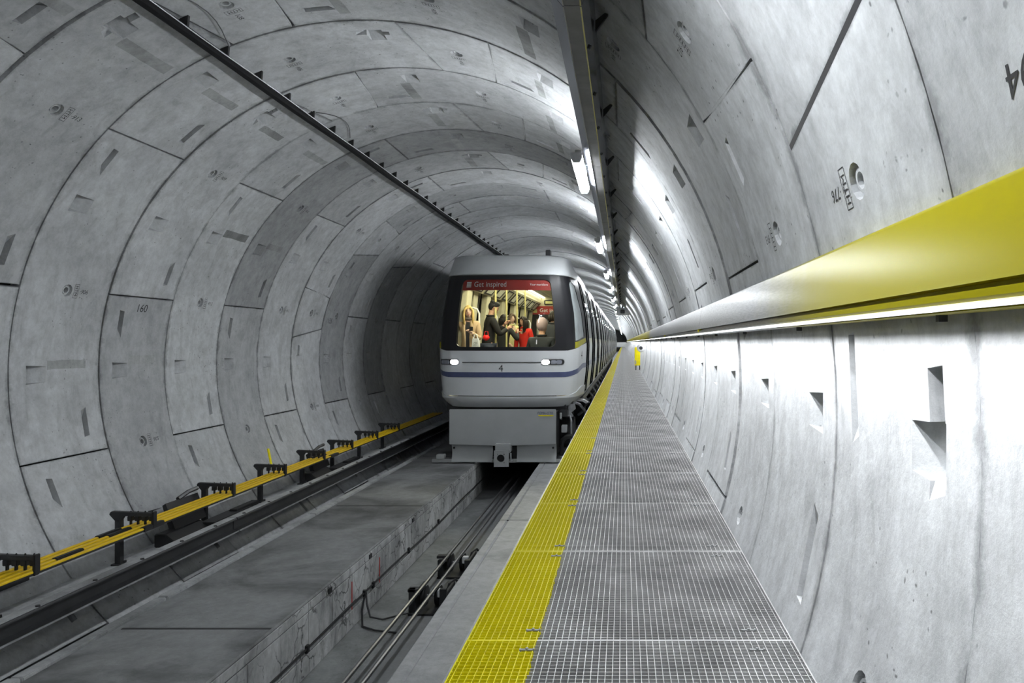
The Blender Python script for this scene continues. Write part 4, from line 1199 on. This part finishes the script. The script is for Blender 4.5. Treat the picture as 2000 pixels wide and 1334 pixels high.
# following cars
car = empty('train_car', 'second car of the white train, coupled behind the lead car', 'train car', 'following train cars')
B2 = [(24.3, 25.6), (26.9, 28.6), (29.9, 31.6), (32.9, 34.6)]
car_side(car, 24.3, 36.2, B2)
MB().box(TX - 0.85, TX + 0.85, 24.3, 36.2, H(-1.9), H(-1.1)).build('underframe', M['black'], car)
MB().prism([(TX - 1.16, H(-0.95)), (TX - 1.12, H(-0.95)), (TX - 0.95, H(1.10)), (TX - 1.02, H(1.15))], 24.6, 25.4).build('wall_panel', M['cream'], car)
for k in range(3):
    MB().tube([(TX - 0.52, 25 + 2.5 * k, H(-1.0)), (TX - 0.52, 25 + 2.5 * k, H(1.41))], 0.019, 6).build('pole', M['pole'], car)
for k, w_ in enumerate(('third', 'fourth', 'fifth')):
    c_ = copy_tree(car, 12.2 * (k + 1))
    c_['label'] = '%s car of the white train, seen edge-on beyond the second' % w_

# ------------------------------------------------------------------ passengers
def skin_mesh(V, Ed, root=0, sub=1):
    """V: list of (x,y,z,radius); returns (verts, faces)"""
    me = bpy.data.meshes.new('flesh')
    me.from_pydata([v[:3] for v in V], Ed, [])
    o = bpy.data.objects.new('flesh', me); COL.objects.link(o)
    md = o.modifiers.new('skin', 'SKIN'); md.use_smooth_shade = True
    for i, v in enumerate(V):
        sv = me.skin_vertices[0].data[i]
        r = v[3] if isinstance(v[3], tuple) else (v[3], v[3])
        sv.radius = r
        sv.use_root = (i == root)
    sb = o.modifiers.new('sub', 'SUBSURF'); sb.levels = sub; sb.render_levels = sub
    dg = bpy.context.evaluated_depsgraph_get()
    m2 = bpy.data.meshes.new_from_object(o.evaluated_get(dg))
    vs = [tuple(v.co) for v in m2.vertices]; fs = [tuple(p.vertices) for p in m2.polygons]
    bpy.data.objects.remove(o); bpy.data.meshes.remove(me); bpy.data.meshes.remove(m2)
    return vs, fs

def addm(mb, vf):
    n = len(mb.v); mb.v += vf[0]; mb.f += [tuple(n + i for i in f) for f in vf[1]]

PM = {}
def pm(name, c, rough=0.7):
    if name not in PM:
        PM[name] = plain(name, c, rough, nz=0.06)
        PM[name].node_tree.nodes['Principled BSDF'].inputs['Specular IOR Level'].default_value = 0.2
    return PM[name]

def person(loc, yaw, height, label, top, legs, hair, hairlen, skin=(0.55, 0.34, 0.25), handL=None, handR=None, seated=False, headpitch=0.0, headyaw=0.0, lean=0.0, open_coat=None, beanie=None, female=False, scarf=None):
    """figure in local space facing -Y; loc = floor point; hand targets relative to the shoulder centre"""
    t = empty('person', label, 'person', loc=loc)
    t.rotation_euler = (0, 0, yaw)
    k = height / 1.75
    hip = 0.93 * k if not seated else 0.50
    sh = hip + 0.50 * k
    ly = -sin(lean) * 0.50 * k; lz = (cos(lean) - 1) * 0.50 * k
    S_ = (0.0, ly, sh + lz)                               # base of the neck
    sw = (0.175 if female else 0.195) * k
    nk = (0, ly - 0.01, S_[2] + 0.09 * k)
    hc = (0.0, ly - 0.03 - sin(headpitch) * 0.09 * k, S_[2] + 0.20 * k)
    V = [(0, 0, hip, (0.135 * k, 0.10 * k)), (0, ly * 0.45, hip + 0.22 * k, (0.115 * k, 0.085 * k)), (0, ly * 0.85, hip + 0.40 * k + lz * 0.8, (0.14 * k, 0.10 * k)),
         (S_[0], S_[1], S_[2], (0.075 * k, 0.06 * k)), (*nk, 0.048 * k), (hc[0], hc[1] + 0.012, hc[2] - 0.02 * k, (0.066 * k, 0.082 * k)), (hc[0], hc[1] + 0.012, hc[2] + 0.055 * k, (0.062 * k, 0.078 * k))]
    E_ = [(0, 1), (1, 2), (2, 3), (3, 4), (4, 5), (5, 6)]
    arms = []
    for sg, hd in ((1, handR), (-1, handL)):
        s0 = Vector((sg * sw, ly, S_[2] - 0.045 * k))
        tgt = Vector(hd) + Vector((0, ly, S_[2])) if hd else s0 + Vector((sg * 0.05, -0.03, -0.56 * k))
        d = tgt - s0
        L1, L2 = 0.30 * k, 0.26 * k
        dist = min(d.length, (L1 + L2) * 0.985); d.normalize(); tgt = s0 + d * dist
        a = (L1 * L1 - L2 * L2 + dist * dist) / (2 * dist); hh = sqrt(max(0, L1 * L1 - a * a))
        pole = Vector((sg * 0.45, 0.35, -0.8)); pole = (pole - d * pole.dot(d)).normalized()
        el = s0 + d * a + pole * hh
        n = len(V)
        V += [(*s0, 0.058 * k), (*el, 0.042 * k), (*tgt, 0.027 * k)]
        E_ += [(2, n), (n, n + 1), (n + 1, n + 2)]
        arms.append((s0, el, tgt, sg))
    lg = []
    for sg in (1, -1):
        n = len(V)
        if seated:
            P = [(sg * 0.10, -0.02, hip - 0.02), (sg * 0.12, -0.43 * k, 0.48), (sg * 0.12, -0.43 * k, 0.09)]
        else:
            P = [(sg * 0.09 * k, 0, hip - 0.06), (sg * 0.10 * k, -0.02, 0.50 * k), (sg * 0.10 * k, 0.02, 0.09 * k)]
        rr = (0.085 * k, 0.056 * k, 0.036 * k)
        V += [(*p, r) for p, r in zip(P, rr)]
        E_ += [(0, n), (n, n + 1), (n + 1, n + 2)]
        V.append((P[2][0] + sg * 0.01, P[2][1] - 0.14 * k, 0.035, 0.03)); E_.append((n + 2, n + 3))
        lg.append(P)
    body = MB(); addm(body, skin_mesh(V, E_))
    for s0, el, tg, sg in arms:                            # hand: palm, four unequal fingers, thumb
        d = (tg - el).normalized(); side_ = d.cross(Vector((0, 0, 1)));
        side_ = side_.normalized() if side_.length > 0.1 else Vector((1, 0, 0)); nn_ = side_.cross(d)
        palm = tg + d * 0.05
        body.tube([tg - d * 0.01, tg + d * 0.03, palm + d * 0.03], [0.026 * k, 0.034 * k, 0.032 * k], 8)
        for f, (o_, L_) in enumerate(((-0.028, 0.062), (-0.010, 0.072), (0.009, 0.068), (0.026, 0.052))):
            b_ = palm + d * 0.026 + side_ * o_
            body.tube([b_, b_ + d * L_ * 0.5 - nn_ * 0.004, b_ + d * L_ * 0.75 - nn_ * 0.022, b_ + d * L_ * 0.78 - nn_ * 0.042], [0.0095, 0.009, 0.008, 0.006], 6)
        b_ = tg + d * 0.02 - side_ * 0.03 * sg
        body.tube([b_, b_ + d * 0.03 - side_ * 0.022 * sg - nn_ * 0.012, b_ + d * 0.055 - side_ * 0.022 * sg - nn_ * 0.03], [0.012, 0.010, 0.007], 6)
    sk = pm('skin_%02d' % int(skin[0] * 100), skin, 0.55)
    # head with face, own turn and tilt baked in
    Rm = Matrix.Rotation(headyaw, 3, 'Z') @ Matrix.Rotation(headpitch, 3, 'X')
    hv = lambda x, y, z: tuple(Vector(hc) + Rm @ Vector((x * k, y * k, z * k)))
    def face(d, p):
        x, y, z = d
        if y < 0:
            fy = 0.082 - 0.012 * max(0, z) - 0.0
        else:
            fy = 0.098
        w = 0.074 * (1 - 0.32 * max(0, -z) ** 1.5)
        nose_ = 0.026 * math.exp(-((x * 0.074) ** 2) / 0.00012 - ((z * 0.115 + 0.012) ** 2) / 0.0006) if y < 0 else 0
        eye_ = 0.008 * math.exp(-((abs(x * 0.074) - 0.03) ** 2) / 0.00014 - ((z * 0.115 - 0.012) ** 2) / 0.00012) if y < 0 else 0
        chin = 0.012 * math.exp(-((z * 0.115 + 0.085) ** 2) / 0.0006) if y < 0 else 0
        return hv(x * w, y * fy - nose_ + eye_ - chin, z * 0.118)
    body.ell((0, 0, 0), (1, 1, 1), 26, 20, face)
    for sg in (1, -1):
        body.ell((0, 0, 0), (1, 1, 1), 8, 6, lambda d, p: hv(sg * 0.074 + d[0] * 0.008, 0.01 + d[1] * 0.018, -0.005 + d[2] * 0.03))
    body.build('body', sk, t, smooth=True, ang=180)
    fe = MB()
    for sg in (1, -1):
        fe.ell((0, 0, 0), (1, 1, 1), 8, 6, lambda d, p: hv(sg * 0.030 + d[0] * 0.012, -0.072 + d[1] * 0.008, 0.012 + d[2] * 0.006))
        fe.ell((0, 0, 0), (1, 1, 1), 8, 6, lambda d, p: hv(sg * 0.031 + d[0] * 0.018, -0.077 + d[1] * 0.006, 0.032 + d[2] * 0.004))
    fe.build('eyes', pm('eye_dark', (0.03, 0.02, 0.02)), t, smooth=True)
    MB().ell((0, 0, 0), (1, 1, 1), 10, 6, lambda d, p: hv(d[0] * 0.024, -0.088 + d[1] * 0.008, -0.062 + d[2] * 0.007)).build('mouth', pm('lips', (0.38, 0.12, 0.10)), t, smooth=True)
    # hair or beanie
    if beanie:
        MB().ell((0, 0, 0), (1, 1, 1), 18, 12, lambda d, p: hv(d[0] * 0.092, 0.012 + d[1] * 0.108, 0.03 + d[2] * (0.118 if d[2] > 0 else (0.13 if d[1] > 0 else 0.03)))).build('beanie', pm('beanie_wool', beanie), t, smooth=True)
    elif hair:
        hm = MB()
        def cap(d, p):
            x, y, z = d
            lift = 0.0 if y > -0.2 else 0.05 * (-y - 0.2)
            return hv(x * 0.088, 0.014 + y * (0.105 if y > 0 else 0.086), 0.02 + (z * 0.108 if z > 0 else z * (0.115 if y > 0.1 else 0.03)) + lift)
        hm.ell((0, 0, 0), (1, 1, 1), 18, 12, cap)
        if hairlen > 0:
            L_ = hairlen
            for i in range(9):
                a_ = radians(-20 + 220 * i / 8)
                x, y = 0.082 * cos(a_), 0.02 + 0.085 * sin(a_)
                hm.tube([hv(x, y, 0.03), hv(x * 1.12, y * 1.05, -0.05), hv(x * 1.15, y + 0.005, -0.05 - L_ * 0.5), hv(x * 1.0, y - 0.01, -0.05 - L_)], [0.028, 0.03, 0.027, 0.012], 6)
            for sg in (1, -1):
                hm.tube([hv(sg * 0.03, -0.07, 0.085), hv(sg * 0.078, -0.055, 0.03), hv(sg * 0.088, -0.045, -0.06), hv(sg * 0.075, -0.07, -0.08 - L_)], [0.02, 0.02, 0.024, 0.012], 6)
        else:
            for i in range(10):
                a_ = 2 * pi * i / 10
                hm.ell((0, 0, 0), (1, 1, 1), 7, 5, lambda d, p: hv(0.055 * cos(a_) + d[0] * 0.035, 0.02 + 0.065 * sin(a_) + d[1] * 0.035, 0.075 + d[2] * 0.04))
        hm.build('hair', pm('hair_%02d_%02d' % (int(hair[0] * 100), int(hair[2] * 100)), hair, 0.5), t, smooth=True, ang=180)
    # clothes follow the skeleton
    c = MB(); q = 1.22
    hem = (0, 0, hip - (0.05 if not open_coat else 0.32) * k)
    VC = [(*hem, (0.175 * k, 0.13 * k)), (0, 0, hip + 0.02, (0.165 * k, 0.125 * k)), (0, ly * 0.45, hip + 0.22 * k, (0.15 * k, 0.115 * k)), (0, ly * 0.85, hip + 0.40 * k + lz * 0.8, (0.175 * k, 0.125 * k)), (0, ly * 1.0 + 0.01, S_[2] + 0.02 * k, (0.085 * k, 0.075 * k))]
    if seated: VC[0] = (0, 0.0, hip - 0.04, (0.17 * k, 0.14 * k))
    EC = [(0, 1), (1, 2), (2, 3), (3, 4)]
    for s0, el, tg, sg in arms:
        n = len(VC)
        wr = el + (tg - el) * 0.9
        VC += [(*(s0 + Vector((0, 0, 0.01))), 0.074 * k), (*el, 0.060 * k), (*wr, 0.046 * k)]
        EC += [(3, n), (n, n + 1), (n + 1, n + 2)]
    addm(c, skin_mesh(VC, EC, 3))
    # collar
    c.tube([(0.075 * cos(a_) * k, ly + 0.005 + 0.065 * sin(a_), S_[2] + 0.045 * k) for a_ in [2 * pi * i / 12 for i in range(13)]], 0.02 * k, 6, cap=False)
    tm = pm('cloth_%02d%02d%02d' % tuple(int(x * 99) for x in top), top)
    c.build('coat' if open_coat else 'top', tm, t, smooth=True, ang=180)
    if open_coat:
        ic = MB(); h0 = hip - 0.25 * k
        for i in range(9):
            u = i / 8; z_ = h0 + (S_[2] - h0) * u
            for x in (-0.045, -0.02, 0.02, 0.045):
                ic.v.append((x * k * (1.1 - 0.3 * u), ly * u - (0.135 + 0.012 * sin(u * 3)) * k + (0.05 * k if u > 0.93 else 0), z_))
        for i in range(8):
            for j in range(3):
                ic.f.append((i * 4 + j, i * 4 + j + 1, i * 4 + j + 5, i * 4 + j + 4))
        ic.build('shirt', pm('dark_shirt', open_coat), t, smooth=True)
        lp = MB()
        for sg in (1, -1):
            lp.tube([(sg * 0.05 * k, -0.14 * k, hip - 0.2), (sg * 0.055 * k, -0.145 * k, hip + 0.2 * k), (sg * 0.075 * k, -0.13 * k, S_[2] - 0.12), (sg * 0.06 * k, -0.05 * k, S_[2] + 0.03)], [0.02, 0.024, 0.03, 0.02], 6)
        lp.build('lapel', tm, t, smooth=True)
    if scarf:
        MB().tube([(0.07 * cos(a_), ly + 0.0 + 0.07 * sin(a_), S_[2] + 0.06 * k) for a_ in [2 * pi * i / 12 for i in range(13)]], 0.03, 6, cap=False).build('scarf', pm('scarf_wool', scarf), t, smooth=True)
    tr_ = MB()
    VT = [(0, 0, hip + 0.03, (0.15 * k, 0.12 * k))]; ET = []
    for P in lg:
        n = len(VT)
        VT += [(*P[0], 0.10 * k), (*P[1], 0.07 * k), (P[2][0], P[2][1], P[2][2] + 0.02, 0.055 * k)]
        ET += [(0, n), (n, n + 1), (n + 1, n + 2)]
    addm(tr_, skin_mesh(VT, ET))
    tr_.build('trousers', pm('trousers_%02d%02d' % (int(legs[0] * 99), int(legs[2] * 99)), legs), t, smooth=True, ang=180)
    for P in lg:
        MB().ell((P[2][0], P[2][1] - 0.06, 0.045), (0.05, 0.14, 0.045), 10, 6).build('shoe', pm('shoe_leather', (0.03, 0.03, 0.03), 0.4), t, smooth=True)
    return t
FZ = H(-1.0)
blk = (0.018, 0.018, 0.02)
person((-2.90, 13.4, FZ), 0.10, 1.68, 'blonde woman in an open beige coat, holding a phone and a white bag', (0.44, 0.32, 0.20), (0.04, 0.04, 0.05), (0.62, 0.46, 0.18), 0.20, (0.62, 0.42, 0.34),
       handL=(-0.20, -0.14, -0.50), handR=(0.08, -0.25, -0.20), headyaw=0.15, open_coat=(0.02, 0.02, 0.025), female=True, scarf=(0.12, 0.10, 0.09))
person((-2.66, 14.0, FZ), radians(112), 1.80, 'dark-haired man in a black jacket looking down at his phone', blk, (0.05, 0.06, 0.09), blk, 0, (0.50, 0.30, 0.21),
       handL=(-0.10, -0.32, -0.20), handR=(0.08, -0.30, -0.12), headpitch=0.45, lean=0.12)
person((-2.62, 15.6, FZ), radians(165), 1.60, 'woman with dark hair and a dark coat seen from behind, between two poles', (0.03, 0.032, 0.035), blk, (0.012, 0.01, 0.01), 0.12, handL=(-0.25, -0.2, -0.1), female=True)
person((-2.62, 16.7, FZ), radians(35), 1.66, 'person in a pale yellow jumper reaching out to hold a pole', (0.62, 0.60, 0.30), (0.08, 0.12, 0.2), (0.10, 0.07, 0.05), 0.05, (0.6, 0.42, 0.34), handR=(0.02, -0.42, 0.0), handL=(-0.15, -0.15, -0.4))
person((-2.20, 16.0, FZ), radians(-25), 1.57, 'woman in a bright red jacket with dark hair, glancing aside', (0.62, 0.03, 0.02), (0.1, 0.1, 0.12), (0.02, 0.015, 0.012), 0.22, (0.5, 0.32, 0.24), female=True, lean=0.1, headyaw=-0.3)
person((-1.58, 13.5, FZ), radians(160), 2.02, 'seated man in a grey beanie and dark jacket, back to the windscreen', (0.022, 0.026, 0.032), blk, None, 0, (0.5, 0.34, 0.27), seated=True, beanie=(0.36, 0.28, 0.30), lean=0.15)
person((-1.50, 15.2, FZ), radians(170), 1.66, 'passenger with curly dark hair and grey coat behind the man in the beanie', (0.05, 0.055, 0.065), blk, (0.02, 0.018, 0.018), 0.06, female=True)
MB().prism([(-1.80, FZ + 0.38), (-1.34, FZ + 0.38), (-1.34, FZ + 0.44), (-1.80, FZ + 0.44)], 13.35, 13.8).box(-1.62, -1.52, 13.5, 13.6, FZ, FZ + 0.39).build('tip_up_seat', M['blue'], train, bevel=0.02)
# things they carry
bag = empty('shopping_bag', 'white paper shopping bag hanging from the arm of the blonde woman', 'bag', loc=(-2.70, 13.05, H(0.065)))
MB().prism([(-0.065, -0.21), (0.075, -0.21), (0.06, 0.0), (-0.05, 0.0)], -0.03, 0.03).build('bag_body', M['housing'], bag, bevel=0.004)
for q in (-0.02, 0.02):
    MB().tube([(-0.03, q, 0.0), (-0.02, q, 0.06), (0.005, q, 0.08), (0.03, q, 0.06), (0.04, q, 0.0)], 0.005, 5).build('bag_handle', M['housing'], bag)
t = MB(); t.tube([(0.005 + 0.035 * cos(a_), -0.0325, -0.10 + 0.035 * sin(a_)) for a_ in [i * pi / 8 for i in range(15)]], 0.003, 4); t.tube([(-0.04, -0.032, -0.14), (0.045, -0.032, -0.06)], 0.003, 4)
t.build('bag_print', M['cabin_grey'], bag)
tag(MB().box(-2.815, -2.745, 13.06, 13.07, H(0.20), H(0.28)).build('phone', M['black'], bevel=0.004), 'black phone held in front of the blonde woman', 'phone')
rb = empty('red_bag', 'glossy bright red handbag hanging beside the man in the black jacket', 'bag', loc=(-2.60, 13.55, H(0.08)))
MB().ell((0, 0, 0), (0.068, 0.05, 0.055), 12, 8, lambda d, p: (p[0] * (1 - 0.25 * max(0, -d[2])), p[1], p[2])).build('bag_body', pm('red_patent', (0.75, 0.02, 0.02), 0.15), rb, smooth=True)
MB().tube([(-0.04, 0, 0.04), (-0.02, 0, 0.12), (0.03, 0.02, 0.12), (0.04, 0, 0.04)], 0.006, 5).build('bag_handle', pm('red_patent', (0.75, 0.02, 0.02)), rb)
